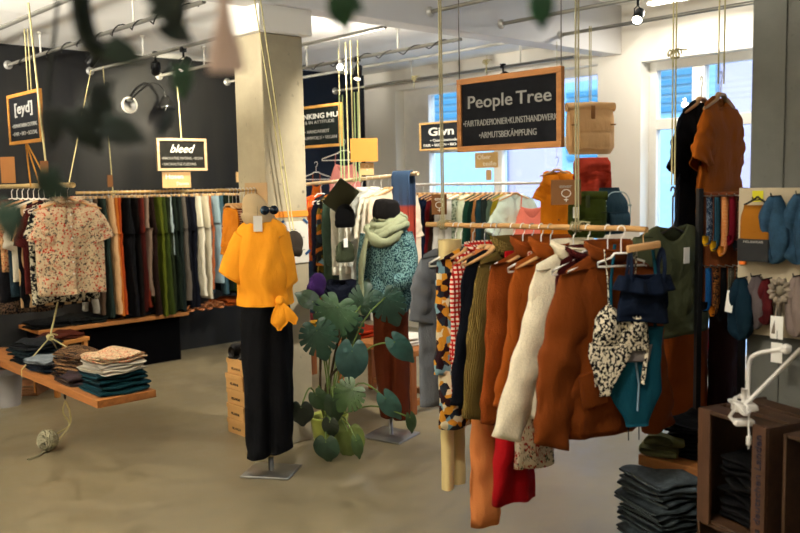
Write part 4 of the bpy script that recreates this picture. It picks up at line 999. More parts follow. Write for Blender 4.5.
for (u, v, t) in ((281.5, 223, .6), (305.5, 221, -.7), (308, 252, .6)):
    a = fc(u, v, .01); bm = bmesh.new(); box(bm, -.022, .022, -.001, .001, -.008, .008); q = link('tape', bm, plain('blue_tape', '1f3f66', .6), None, a, (0, -t, 0), False); tag(q, 'piece of blue tape on the notice corner %s' % ('at the top left' if u < 290 else 'at the top right' if v < 230 else 'at the lower right'), 'tape')
# ============================================================ MANNEQUINS
STL = plain('brushed_steel', '8f8f8c', .35, .9)
def mannequin_base(e, plate=(.14, .12), h=.30, x=0):
    bm = bmesh.new(); box(bm, -plate[0], plate[0], -plate[1], plate[1], 0, .012, .003); link('base_plate', bm, STL, e, None, (0, 0, -.3))
    tubeobj('pole', [(x, 0, .01), (x, 0, h + .9)], .016, STL, e, 12)
def ell(bm, prof, n=40, fold=0, seed=0, cap0=False, cap1=False, kf=8):
    """prof: z, half width, half depth, centre x, centre y"""
    R = []
    for i, (z, a_, b_, cx, cy) in enumerate(prof):
        t = i / (len(prof) - 1); row = []
        for k in range(n):
            a = 2 * PI * k / n; g = fold * (math.sin(a * kf + 2.5 * nz(z * 5, seed, 1) * 2) * .5 + 1.4 * nz(math.cos(a) * 2.4, math.sin(a) * 2.4 + z * 4, seed))
            row.append(Vector((cx + (a_ + g) * math.cos(a), cy + (b_ + g) * math.sin(a), z + .3 * g)))
        R.append(row)
    rings(bm, R, True, cap0, cap1)
def interp(P, m=4):
    q = spline([Vector((p[1], p[2], p[0])) for p in P], m); c = spline([Vector((p[3], p[4], 0)) for p in P], m)
    return [(a.z, a.x, a.y, b.x, b.y) for a, b in zip(q, c)]
# -- yellow top, black trousers
mb = onZ(271.5, 472, 0)
e = empty('mannequin', mb, rot=(0, 0, YAW + .1)); tag(e, 'mannequin in a knotted yellow top and black trousers by the column', 'mannequin')
mannequin_base(e)
SKIN = F('c8b08e')
bm = bmesh.new(); ell(bm, interp([(.9, .12, .09, 0, 0), (1.1, .13, .09, 0, 0), (1.3, .15, .09, 0, 0), (1.38, .12, .07, 0, 0), (1.42, .055, .05, 0, 0), (1.47, .05, .05, 0, 0)]), 28, 0, 0, True, True); link('torso', bm, SKIN, e)
YEL = F('f4b23c')
bm = bmesh.new(); ell(bm, interp([(1.425, .062, .058, 0, 0), (1.405, .095, .07, 0, 0), (1.37, .13, .09, 0, 0), (1.30, .145, .11, -.01, 0), (1.20, .15, .12, -.01, 0), (1.10, .148, .12, 0, 0), (1.03, .14, .11, 0, 0), (.99, .145, .115, 0, 0), (.955, .152, .122, 0, 0)], 4), 56, .011, 3); t_ = link('yellow_top', bm, YEL, e); thick(t_, .003)
for s in (-1, 1):
    bm = bmesh.new(); R = []
    for i in range(15):
        t = i / 14; c = Vector((s * (.075 + (.105 if s < 0 else .05) * t), -.01 * t, 1.315 - (.21 if s < 0 else .27) * t ** 1.2)); d = Vector((s * .55, 0, -.83)); pp = Vector((.83, 0, s * .55))
        rr = (.09 - .012 * t) * (1 if s < 0 else .85)
        R.append([c + pp * (rr * (1 + .06 * nz(k * .5, t * 4, s)) * math.cos(2 * PI * k / 22)) * 1 + Vector((0, (.075 - .01 * t) * math.sin(2 * PI * k / 22) + .006 * nz(k, t * 5, 2), 0)) for k in range(22)])
    rings(bm, R, True, True, False); q = link('sleeve', bm, YEL, t_); thick(q, .003)
kx, kz = .085, .985
bm = bmesh.new(); bmesh.ops.create_uvsphere(bm, u_segments=16, v_segments=10, radius=.028)
for v in bm.verts: v.co *= 1 + .15 * nz(v.co.x * 40, v.co.y * 40, v.co.z * 40)
link('knot', bm, YEL, t_, (kx, -.11, kz))
for (dx, ln, ww) in ((-.01, .16, .035), (.075, .13, .03)):
    bm = bmesh.new(); R = []
    for i in range(12):
        t = i / 11; c = Vector((kx + dx * t, -.115 - .015 * math.sin(t * 3), kz - ln * t)); wd_ = ww * (.35 + 1.0 * math.sin(PI * min(.85, t) * .75)) * (1 - .75 * sm(t, .72, 1))
        R.append([c + Vector((wd_ * math.cos(a), .010 * math.sin(a) + .006 * math.sin(3 * a + t * 5), 0)) for a in [2 * PI * k / 16 for k in range(16)]])
    rings(bm, R, True, True, True); link('tie_end', bm, YEL, t_)
BLK = F('0d0e13')
bm = bmesh.new(); ell(bm, interp([(.985, .11, .085, 0, 0), (.9, .135, .105, 0, 0), (.7, .135, .105, 0, 0), (.45, .128, .10, 0, 0), (.2, .125, .10, 0, 0), (.115, .125, .10, 0, 0)], 5), 56, .010, 9, kf=6)
for v in bm.verts:
    f = 1 - sm(v.co.z, .2, .75); v.co.y += .0; v.co.x *= 1 + .02 * f; v.co.y -= f * -.05 * math.exp(-(v.co.x / .02) ** 2) * (1 if v.co.y < 0 else -1); v.co.z += f * .03 * v.co.x / .12
t_ = link('black_trousers', bm, BLK, e); thick(t_, .004)
bm = bmesh.new(); ell(bm, [(.16, .09, .07, -.03, .03), (.1, .10, .08, -.04, .03), (.098, .09, .07, -.04, .03)], 24); link('pale_lining', bm, F('b8ac90'), e)
# neck wrap (beanie rolled over the neck), glasses and tag
bm = bmesh.new(); ell(bm, interp([(1.40, .075, .07, 0, 0), (1.425, .088, .08, 0, 0), (1.455, .085, .078, -.01, 0), (1.46, .074, .07, -.01, 0), (1.49, .07, .066, -.015, 0), (1.535, .052, .052, -.03, 0), (1.56, .028, .03, -.035, 0), (1.565, .005, .005, -.038, 0)], 3), 36, .003, 2, False, True); wr = link('beige_beanie', bm, F('e8d3ae', 'knit'), e, (-.02, 0, .0))
for s in (-1, 1):
    bm = bmesh.new(); lathe(bm, [(.001, 0), (.023, 0), (.025, .003), (.001, .005)], 20); link('dark_lens', bm, plain('lens', '12202c', .15), wr, (.062 + s * .024, -.072 + s * .012, 1.475), (PI / 2, 0, .2))
tubeobj('glasses_rim', [(.03, -.084, 1.485), (.062, -.078, 1.49), (.10, -.058, 1.485)], .003, BLACKM, wr, 6)
swing_tag(wr, (.0, -.105, 1.46), 1.3)
# printed blouse peeking out beside the yellow top
p = onD(231, 236, 5.2); garment(T(mat=F('c9b49a', 'leopard', '5c1f22', sc_=1.5), w=.12, L=.24, sl=0, neck=.03, th=.03, seed=140), (p.x, p.y, p.z + .2), YAW + .8, 'small printed blouse half hidden behind the yellow top', 'blouse', None)
# -- patterned jacket, brown trousers
mb = onZ(391, 436, 0)
e = empty('mannequin', mb, rot=(0, 0, YAW - .25)); tag(e, 'mannequin in teal patterned jacket and brown corduroy trousers behind the plant', 'mannequin')
mannequin_base(e, (.17, .15), .3); e.scale = (.84, .9, 1)
bm = bmesh.new(); ell(bm, interp([(.85, .11, .09, 0, 0), (1.1, .12, .09, 0, 0), (1.3, .14, .09, 0, 0), (1.36, .055, .05, 0, 0), (1.42, .05, .05, 0, 0)]), 24, 0, 0, True, True); link('torso', bm, SKIN, e)
TP = F('14404a', 'leopard', '7d9a98', sc_=2.8)
bm = bmesh.new(); ell(bm, interp([(1.37, .07, .06, 0, 0), (1.34, .13, .09, 0, 0), (1.25, .17, .12, .01, 0), (1.1, .18, .125, .02, 0), (.95, .18, .125, .02, 0), (.85, .16, .12, .02, 0), (.80, .12, .10, .02, 0)], 4), 48, .010, 7); t_ = link('patterned_jacket', bm, TP, e); thick(t_, .004)
tb = bmesh.new(); tube(tb, spline([(-.13, 0, 1.28), (-.17, -.01, 1.1), (-.17, -.03, .92)], 5), [.075 - .002 * k for k in range(11)], 18); link('sleeve', tb, TP, t_)
tb = bmesh.new(); tube(tb, spline([(.13, -.02, 1.28), (.18, -.05, 1.14), (.17, -.11, 1.02), (.09, -.14, 1.0)], 5), [.075 - .0015 * k for k in range(16)], 18); link('sleeve', tb, TP, t_)
SG = F('94987e')
sf = link('scarf', (lambda q: (tube(q, spline([(.12, -.05, 1.31), (.05, -.13, 1.25), (-.05, -.14, 1.26), (-.13, -.06, 1.33)], 6), [.034 + .006 * math.sin(k * .7) for k in range(19)], 14), q)[1])(bmesh.new()), SG, e)
bm = bmesh.new(); P = spline([(-.09, -.09, 1.33), (-.135, -.13, 1.2), (-.16, -.14, 1.05), (-.165, -.13, .88), (-.17, -.125, .80)], 5); tube(bm, P, [.042 + .006 * math.sin(k) for k in range(len(P))], 12, True, .4); link('scarf_end', bm, SG, sf)
for q, (r_, z_, tl, tr) in enumerate(((.075, 1.405, .02, .024), (.10, 1.375, .035, .032), (.125, 1.335, .05, .036), (.14, 1.29, .06, .036))):
    bm = bmesh.new(); tube(bm, [(r_ * math.cos(a), r_ * .9 * math.sin(a), z_ + tl * math.sin(a + q * .5) + .008 * nz(a * 2, q, 1)) for a in [2 * PI * k / 36 for k in range(37)]], [tr * (1 + .25 * nz(k * .35, q * 3, 5)) for k in range(37)], 12, True, .8); link('wrap', bm, SG, sf)
bm = bmesh.new(); ell(bm, interp([(1.375, .09, .085, 0, 0), (1.41, .10, .095, 0, 0), (1.45, .098, .09, 0, 0), (1.49, .085, .08, .0, 0), (1.505, .05, .05, -.02, 0), (1.51, .005, .005, -.03, 0)], 3), 36, .005, 4, False, True); link('dark_beanie', bm, F('26221f', 'knit'), e)
BR = F('6b3416', 'stripe', '5a2a12', sc_=4)
bm = bmesh.new(); ell(bm, interp([(.88, .12, .10, .02, 0), (.75, .13, .105, .02, 0), (.5, .125, .10, .02, 0), (.25, .115, .10, .03, 0), (.13, .11, .10, .04, 0)], 5), 48, .006, 12, kf=4)
for v in bm.verts:
    f = 1 - sm(v.co.z, .2, .7); v.co.y -= f * -.06 * math.exp(-((v.co.x - .03) / .018) ** 2) * (1 if v.co.y < 0 else -1); v.co.z += f * -.08 * (v.co.x - .03)
t_ = link('brown_trousers', bm, BR, e); thick(t_, .004)
# ============================================================ MONSTERA
pb_ = onZ(330, 450, 0)
LEAF = {}
def leafmat(hexc):
    if hexc in LEAF: return LEAF[hexc]
    m, nt, b = nodemat('leaf'); A = srgb(hexc); co = objco(nt)
    n = noise_tex(nt, co, 12, 3); nt.links.new(ramp(nt, [(.3, tuple(x * .7 for x in A[:3]) + (1,)), (.7, tuple(min(1, x * 1.25) for x in A[:3]) + (1,))], n), b.inputs['Base Color'])
    b.inputs['Roughness'].default_value = .35; b.inputs['Subsurface Weight'].default_value = .0
    LEAF[hexc] = m; return m
def monstera_mesh(size, slots=True, narrow=1.0, fold=.25, droop=.35):
    bm = bmesh.new(); n = 150; K = 6; R = []
    for k in range(n + 1):
        a = -PI + 2 * PI * k / n      # 0 = towards the tip
        c = math.cos(a / 2)
        r = .5 * (1.0 + .12 * math.cos(a)) * (1 - .55 * math.exp(-((abs(a) - PI) / .28) ** 2))
        r *= 1 + .28 * math.exp(-(a / .22) ** 2)
        if slots and .35 < abs(a) < 2.6:
            s = math.sin((abs(a) - .35) * 2 * PI / .375); r *= 1 - .42 * max(0, s - .72) / .28
        x = math.sin(a) * r * narrow; y = math.cos(a) * r + .12
        R.append((x, y))
    mid = [(0, -.28 + .28)]
    vs = []
    for j in range(K + 1):
        f = j / K; row = []
        for (x, y) in R:
            px, py = x * f, .0 + y * f
            z = abs(px) * fold - droop * (py ** 2 + px ** 2 * .8) * (1 if py > -.3 else .6) + .015 * nz(px * 9, py * 9, size * 9)
            row.append(bm.verts.new(Vector((px, py, z)) * size))
        vs.append(row)
    for j in range(K):
        for k in range(n):
            try: bm.faces.new((vs[j][k], vs[j][k + 1], vs[j + 1][k + 1], vs[j + 1][k]))
            except ValueError: pass
    bmesh.ops.remove_doubles(bm, verts=bm.verts, dist=1e-5)
    return bm
e = empty('monstera_plant', pb_); tag(e, 'monstera with big split leaves in a lime green pot by the column', 'plant')
bm = bmesh.new(); lathe(bm, [(.075, 0), (.085, .005), (.115, .20), (.118, .215), (.112, .22), (.105, .20), (.10, .17)], 32, cap1=False); pot = link('pot', bm, plain('lime_pot', '9aa04a', .35), e)
bm = bmesh.new(); lathe(bm, [(.10, .175), (.05, .185), (.002, .188)], 24, cap0=False); link('soil', bm, plain('soil', '2a1f18', .95), e)
leaves = [ # u, v, depth, size, tip angle on the picture (deg, 0 = right, 90 = up), colour, slots, narrow
 (336, 312, 4.95, .27, -110, '5f8a63', 1, 1.0), (318, 335, 4.9, .24, -75, '44705a', 1, .95), (352, 356, 4.85, .25, -95, '3f6a66', 0, .75), (350, 393, 4.8, .20, -130, '4f6f3c', 1, 1.0),
 (387, 302, 5.05, .24, -70, '2c5548', 1, .9), (398, 345, 4.95, .21, -50, '3a6a60', 0, .6), (388, 402, 4.9, .20, -60, '3f6f62', 0, .6), (411, 420, 4.9, .13, -80, '3f5f34', 0, .5), (301, 411, 4.95, .15, -90, '25301f', 0, 1.0),
 (326, 446, 4.85, .16, -90, '2f4f36', 0, 1.0), (347, 436, 4.95, .22, -100, '8fa04e', 0, 1.0), (318, 398, 4.95, .14, -60, '3f5f34', 0, .8), (334, 404, 4.85, .17, -80, '2f4a2c', 0, .7), (357, 444, 4.85, .15, -80, '4f6f3c', 0, .45),
 (362, 302, 5.25, .2, 70, '35523a', 1, .9), (310, 300, 5.0, .14, 150, '35583f', 0, .8), (330, 425, 4.85, .12, -90, '27351f', 0, .9), (345, 325, 5.15, .22, -60, '3f6a4f', 1, 1)]
STM = plain('plant_stem', '5d7038', .6)
crown = pb_ + Vector((0, 0, .2))
for i, (u, v, d, s, ang, c, sl, nw) in enumerate(leaves):
    c = ''.join('%02x' % int(int(c[q:q + 2], 16) * .72) for q in (0, 2, 4))
    p = onD(u, v, d); a = math.radians(ang)
    tip = (RT * math.cos(a) + Vector((0, 0, 1)) * math.sin(a)).normalized()
    nrm = (-FH * .95 + Vector((0, 0, .45)) + RT * random.uniform(-.35, .35)); nrm = (nrm - tip * nrm.dot(tip)).normalized()
    xx = tip.cross(nrm).normalized()
    base = p - tip * s * .12
    o = link('leaf', monstera_mesh(s, bool(sl), nw, .12, .45), leafmat(c), e)
    mt = Matrix((xx, tip, nrm)).transposed().to_4x4(); mt.translation = base - pb_
    o.matrix_local = mt
    q = crown + Vector((random.uniform(-.04, .04), random.uniform(-.04, .04), 0)); midp = q.lerp(base, .55) + Vector((0, 0, .10 + .05 * random.random())) if v < 420 else q.lerp(base, .5) + Vector((0, 0, .08)) - FH * .04
    tubeobj('petiole', [x - base for x in spline([q, midp, base], 6)], .005, STM, o, 6).matrix_local = mt.inverted() @ Matrix.Translation(base - pb_)
for dx, top in ((-.03, onD(322, 300, 5.0)), (.02, onD(338, 330, 5.0)), (0, onD(346, 350, 4.98))):
    tubeobj('stem', spline([(dx, 0, .18), (dx * 1.5, .02, .4), tuple((top - pb_) - Vector((0, 0, .05))), tuple(top - pb_)], 5), .008, plain('woody_stem', '3c2f1e', .8), e, 8)
# grey beanie and purple cap hanging on the column
p = fc(292, 246, .1); beanie((p.x, p.y, p.z - .04), .075, F('5f564c', 'knit'), 'grey brown beanie hanging on the column cords', .6, 0.2, .25)
p = fc(307, 284, .08); beanie((p.x + .02, p.y - .05, p.z - .05), .07, F('4a2c66', 'knit'), 'purple beanie hanging low at the column edge', .6, 0.2, .5)
# ============================================================ STACK OF BOXES
bx0 = onZ(240, 437, 0)
e0 = None
ctrb = Vector((3.055, 4.775, 0))
zb = 0
for k in range(5):
    h_ = .098; rzb = [.03, -.02, .02, -.01, .02][k] ; 
    bm = bmesh.new(); box(bm, -.145, .145, -.10, .10, 0, h_ - .03, .003)
    o = link('shoebox', bm, KRAFT, None, (ctrb.x + random.uniform(-.008, .008), ctrb.y, zb), (0, 0, rzb), False)
    bm = bmesh.new(); box(bm, -.149, .149, -.104, .104, h_ - .032, h_ - .001, .003); link('lid', bm, KRAFT, o, smooth=False)
    text('MELAWEAR', .024, plain('print_ink', '2e2218', .8), o, (-.1455, 0, .034), width=.10, rot=(0, 0, -PI / 2))
    tag(o, 'kraft shoebox, %s in the stack behind the mannequin' % ['lowest', 'second from the bottom', 'middle one', 'second from the top', 'topmost'][k], 'box', 'shoeboxes stacked by the column')
    zb += h_ + .0005
def shoe(loc, rz, mat, label, L=.26):
    bm = bmesh.new(); R = []
    for i in range(15):
        t = i / 14; x = -L / 2 + L * t; hw_ = .038 * (.75 + .25 * math.sin(PI * t)) * (1 - .5 * sm(t, .85, 1)); hh = .085 * (1 - .62 * sm(t, .25, .75)) * (1 - .4 * sm(t, .9, 1)) * (.8 + .2 * sm(t, 0, .08))
        R.append([Vector((x, hw_ * math.copysign(abs(math.cos(a)) ** .7, math.cos(a)), .012 + hh * (.5 + .5 * math.sin(a)))) for a in [2 * PI * k / 16 for k in range(16)]])
    rings(bm, R, True, True, True); o = link('shoe', bm, mat, None, loc, (0, 0, rz)); tag(o, label, 'shoe')
    bm = bmesh.new(); box(bm, -L / 2, L / 2, -.04, .04, 0, .016, .007); link('sole', bm, plain('dark_sole', '1c1815', .7), o)
    bm = bmesh.new()
    for q in range(4): tube(bm, [(.0 + q * .018, -.03, .075 - q * .008), (.0 + q * .018, 0, .09 - q * .010), (.0 + q * .018, .03, .075 - q * .008)], .003, 5)
    link('laces', bm, plain('laces', '2a2420', .8), o); return o
shoe((ctrb.x - .0, ctrb.y - .04, zb), .2, plain('shoe_leather', '15110f', .5), 'black shoe on top of the shoeboxes, nearer one'); shoe((ctrb.x - .02, ctrb.y + .05, zb), .15, plain('shoe_leather', '15110f', .5), 'black shoe on top of the shoeboxes, farther one')
# ============================================================ BENCHES
OAK = wood('b5793a', .65, 'X'); OAKY = wood('9a6233', .6, 'Y')
a, b_ = onY(39, 331, 7.15), onY(250, 304, 7.15); BZ = a.z
bm = bmesh.new(); box(bm, a.x, 3.9, 7.15, YW - .01, BZ - .034, BZ, .004)
e = link('trouser_bench', bm, wood('9a6432', .65, 'X'), smooth=False); tag(e, 'long low wooden bench under the trouser rail', 'bench')
bm = bmesh.new(); box(bm, a.x + .06, 3.85, 7.25, 7.6, 0, BZ - .046); link('plinth', bm, plain('black_panel', '040405', .9, 0, .02), e, smooth=False)
BZ += .001
xb = lambda u: onY(u, 310, 7.3).x
for i, (u, c, lab) in enumerate(((44, '101114', 'black folded trousers at the far left of the wall bench'), (62, '16130f', 'brown black folded trousers left on the wall bench'), (80, '0f1214', 'ink black folded trousers left on the wall bench'), (112, '8a5a2c', 'tan folded cloth at the left on the wall bench'), (98, '1e2420', 'dark green folded trousers left on the wall bench'), (132, '14161a', 'black folded trousers on the wall bench'), (160, '1a1a20', 'ink dark folded trousers on the wall bench'), (228, 'a85a22', 'orange folded cloth on the wall bench near the mannequin'))):
    folded('folded_trousers', .30, .26, .06 if c != '8a5a2c' else .02, F(c), (xb(u), 7.3, BZ), .05 * i, lab, 'trousers', 'folded clothes on the wall bench', i, 2)
def sandal(loc, rz, mat, label):
    bm = bmesh.new(); R = []
    for (z, s_) in ((0, 1), (.018, 1), (.022, .96)):
        R.append([Vector((.12 * math.cos(a) * s_, .042 * math.sin(a) * (1 + .15 * math.cos(a)) * s_, z)) for a in [2 * PI * k / 24 for k in range(24)]])
    rings(bm, R, True, True, True); o = link('sandal', bm, mat, None, loc, (0, 0, rz)); tag(o, label, 'sandal', 'sandals on the wall bench')
    bm = bmesh.new()
    for x in (.05, -.02, -.08): tube(bm, [(x, -.042, .018), (x + .01, -.02, .05), (x + .01, .02, .05), (x, .042, .018)], .008, 6, True, .5)
    link('straps', bm, mat, o)
LEA = plain('tan_leather', '8a5430', .5)
for i, (u, lab) in enumerate(((186, 'first leather sandal left below the ivory trousers'), (194, 'second leather sandal below the ivory trousers'), (204, 'third leather sandal on the wall bench'), (213, 'leather sandal nearest the orange folded cloth'))):
    sandal((xb(u), 7.22, BZ), 1.2 + .3 * (i % 2), LEA, lab)
# bench under the branch rail
cx = onZ(411, 352, .45)
bm = bmesh.new(); box(bm, cx.x, cx.x + .36, cx.y, cx.y + 1.6, .41, .45, .004); e = link('low_bench', bm, OAKY, smooth=False); tag(e, 'low wooden bench with stretchers behind the green mannequin', 'bench')
for (x, y) in ((.0, .0), (.30, .0), (.0, 1.54), (.30, 1.54), (.0, .77), (.30, .77)):
    boxobj('leg', (cx.x + x + .005, cx.x + x + .055, cx.y + y + .005, cx.y + y + .055, 0, .409), wood('8a4f28', .6, 'Z'), e)
for z in (.06,):
    boxobj('stretcher', (cx.x + .056, cx.x + .304, cx.y + .01, cx.y + .05, z, z + .04), OAKY, e); boxobj('stretcher', (cx.x + .305, cx.x + .34, cx.y + .06, cx.y + .76, z, z + .04), OAKY, e)
bb = lambda u: onX(u, 340, cx.x + .18).y
for i in range(3): folded('folded_shirt', .26, .34, .022, F('e4e0d6'), (cx.x + .19, cx.y + .28, .451 + i * .0235), .1 * i, 'white folded shirt on the low bench, %s of three' % ['lowest', 'middle', 'top'][i], 'shirt', 'white shirts on the low bench', i, 1)
for i, (dy, c, l) in enumerate(((.75, 'a8401c', 'rust folded cloth on the low bench behind the white shirts'), (1.15, 'c9a23c', 'mustard folded cloth on the low bench behind the rust one'), (1.45, '5a1d1c', 'maroon folded cloth at the far end of the low bench'))):
    folded('folded_cloth', .26, .28, .07, F(c), (cx.x + .18, cx.y + dy, .451), 0, l, 'cloth', None, i, 2)
# ============================================================ HANGING SHELF, LEFT
SX0, SX1, SY0 = 1.98, 2.40, 4.63
c_ = onZ(97, 401, .42)
SX0, SY0 = c_.x, c_.y; SX1 = SX0 + .36
bm = bmesh.new(); box(bm, SX0, SX1, SY0, SY0 + 2.1, .375, .42, .004); e = link('hanging_shelf', bm, OAKY, smooth=False); tag(e, 'wooden plank shelf hanging on cords at the left', 'shelf')
ps = onX(65, 398, SX0 + .18)
bm = bmesh.new()
for k in range(3):
    cz = .36 - k * .05
    P = [Vector((ps.x + (.012 * math.cos(a) if k % 2 else 0), ps.y + (0 if k % 2 else .012 * math.cos(a)), cz + .028 * math.sin(a))) for a in [2 * PI * q / 14 for q in range(15)]]
    tube(bm, P, .004, 6)
o = link('chain', bm, BLACKM, e)
rk = Vector((pe.x if False else XB, pe.y + .02, pe.z))
bot = Vector((SX0 + .18, ps.y + .2, .62))
rope([(XB + .02, ps.y + .25, pe.z), (XB - .0, ps.y + .22, .9), tuple(bot)], 'cord dropping from the left rail to the shelf knot', r=.006, knot=bot)
for s, dy, nm in ((0, .25, 'front left'), (1, -.35, 'near right'), (1, .5, 'far right')):
    rope([tuple(bot), (SX0 + (.0 if s == 0 else .36), ps.y + dy, .42), (SX0 + (.0 if s == 0 else .36), ps.y + dy, .37)], 'cord running from the knot to the %s shelf edge' % nm, r=.005)
gb = Vector((ps.x - .06, ps.y - .05, .068))
gbz = onZ(50, 452, 0); gb = Vector((gbz.x, gbz.y + .03, .068))
P = []; 
rope(spline([(ps.x, ps.y, .22), (ps.x + .02, ps.y - .02, .14), (ps.x + .0, ps.y - .04, .06), tuple(gb + Vector((.06, .02, .02)))], 6) , 'cord loop from the shelf chain to the cord ball', r=.006)
rope(spline([(ps.x, ps.y, .22), (ps.x - .025, ps.y - .02, .15), (ps.x + .0, ps.y - .05, .07), tuple(gb + Vector((.07, .0, -.01)))], 6), 'second strand of the loop under the shelf', r=.006)
bm = bmesh.new(); P = []
for k in range(260):
    a = k * .55; b2 = k * .083; r_ = .058 + .008 * nz(k * .3, 1, 2); w1 = Vector((math.cos(a), math.sin(a), 0)); ax = Vector((math.sin(b2), math.cos(b2 * .7), math.sin(b2 * 1.3)))
    q = Matrix.Rotation(b2 * 1.7, 3, 'X') @ Matrix.Rotation(b2, 3, 'Y') @ w1; P.append(q * r_)
tube(bm, P, .0075, 6); o = link('cord_ball', bm, plain('cord_grey', '7f7a62', .9), None, gb); tag(o, 'ball of wound grey cord lying on the floor under the shelf', 'cord')
tubeobj('loose_end', spline([(-.03, -.03, -.055), (-.10, -.08, -.062), (-.16, -.10, -.062)], 5), .007, plain('cord_grey', '7f7a62', .9), o, 6)
def stack(items, x, y, z, w, d, rz, grp):
    global SSEED
    SSEED = x * 7 + y * 3 + len(items)
    for i, (mt, h_, lab, cat) in enumerate(items):
        folded('folded_' + ('jumper' if cat == 'top' else cat), w * random.uniform(.95, 1.03), d * random.uniform(.95, 1.03), h_, mt, (x + random.uniform(-.01, .01), y + random.uniform(-.01, .01), z), rz + random.uniform(-.08, .08), lab, cat, grp, random.random() * 20, 2); z += h_ + .002
    return z
TEAL = F('123f48'); WH = F('ddd8cc'); TAR = '%s'
zt = .421
stack([(TEAL, .06, 'lower teal folded top at the shelf corner', 'top'), (TEAL, .055, 'upper teal folded top at the shelf corner', 'top'), (WH, .03, 'lower white folded top on the teal ones', 'top'), (WH, .028, 'upper white folded top under the floral one', 'top'), (F('d8c4a6', 'floral', 'c4502c', '6f6a50', 1.2), .04, 'floral orange and cream folded shirt on the white tops', 'shirt')], SX0 + .19, SY0 + .20, zt, .30, .32, .06, 'folded clothes on the left hanging shelf')
stack([(F('241f2a', 'check', '3a3040', '4a3c34', 3), .05, 'dark plaid folded shirt beside the teal tops', 'shirt')], SX0 + .13, SY0 + .55, zt, .24, .26, .1, None)
WV = F('17151a', 'check', 'b08c66', '17151a', 7)
stack([(WV, .055, 'lowest of three black and tan woven patterned tops', 'top'), (WV, .05, 'middle one of three black and tan woven tops', 'top'), (WV, .05, 'topmost black and tan woven patterned top', 'top')], SX0 + .22, SY0 + .72, zt, .26, .30, .2, 'woven patterned tops on the left hanging shelf')
stack([(F('1a2634', 'denim'), .05, 'dark denim folded jeans on the hanging shelf', 'jeans'), (F('8b9296', 'denim'), .03, 'pale grey folded jeans over the dark denim', 'jeans')], SX0 + .15, SY0 + 1.05, zt, .26, .28, .1, None)
stack([(F('15242c'), .05, 'petrol folded jumper at the left picture edge', 'jumper'), (F('1c3038'), .045, 'upper petrol folded jumper at the left edge', 'jumper'), (F('25282c'), .045, 'charcoal folded jumper topping the left edge stack', 'jumper')], SX0 + .18, SY0 + 1.42, zt, .28, .32, .1, None)
# things under and behind the shelf
p = onZ(8, 405, 0); bm = bmesh.new(); lathe(bm, [(.09, 0), (.115, .24), (.12, .245), (.11, .24), (.088, .02)], 24, cap1=False); o = link('waste_bin', bm, plain('grey_bin', '6d6a66', .6), None, p); tag(o, 'grey round bin under the hanging shelf at the left edge', 'bin')
def crate(loc, dims, rz, label, slats=4, mat=None, open_='-Y', nm='wooden_crate'):
    """slatted fruit crate standing on its side, the open side towards -Y"""
    W, D, H = dims; mt = mat or wood('7a5232', .55, 'X'); e = empty(nm, loc, rz); tag(e, label, 'crate'); t = .012
    bm = bmesh.new()
    for (x0, x1) in ((-W / 2, -W / 2 + t), (W / 2 - t, W / 2)): box(bm, x0, x1, -D / 2, D / 2, 0, H, .002)
    link('end_board', bm, mt, e, smooth=False)
    n = slats; g = .25
    for z0 in (0, H - t):
        for k in range(n):
            y0 = -D / 2 + k * D / n; bm = bmesh.new(); box(bm, -W / 2 + t, W / 2 - t, y0 + .004, y0 + D / n * (1 - g), z0, z0 + t, .002); link('slat', bm, mt, e, smooth=False)
    for k in range(n):
        z0 = t + k * (H - 2 * t) / n; bm = bmesh.new(); box(bm, -W / 2 + t, W / 2 - t, D / 2 - t, D / 2, z0 + .003, z0 + (H - 2 * t) / n * (1 - g), .002); link('slat', bm, mt, e, smooth=False)
    return e
p = onZ(14, 392, 0); crate((p.x, p.y, 0), (.5, .3, .34), YAW, 'dark wooden crate behind the hanging shelf at the left edge')
p = onZ(70, 395, 0)
bm = bmesh.new(); 
e = empty('stool', (p.x, p.y + .15, 0), .3); tag(e, 'plain wooden stool standing behind the hanging shelf', 'stool')
boxobj('seat', (-.17, .17, -.15, .15, .40, .43), OAK, e)
for x in (-.14, .14):
    for y in (-.12, .12): boxobj('leg', (x - .018, x + .018, y - .018, y + .018, 0, .40), OAK, e)
e2 = folded('folded_cloth', .3, .26, .04, F('5a2c1c'), (p.x, p.y + .15, .431), .3, 'brown cloth on the stool behind the shelf', 'cloth', None, 3, 2)
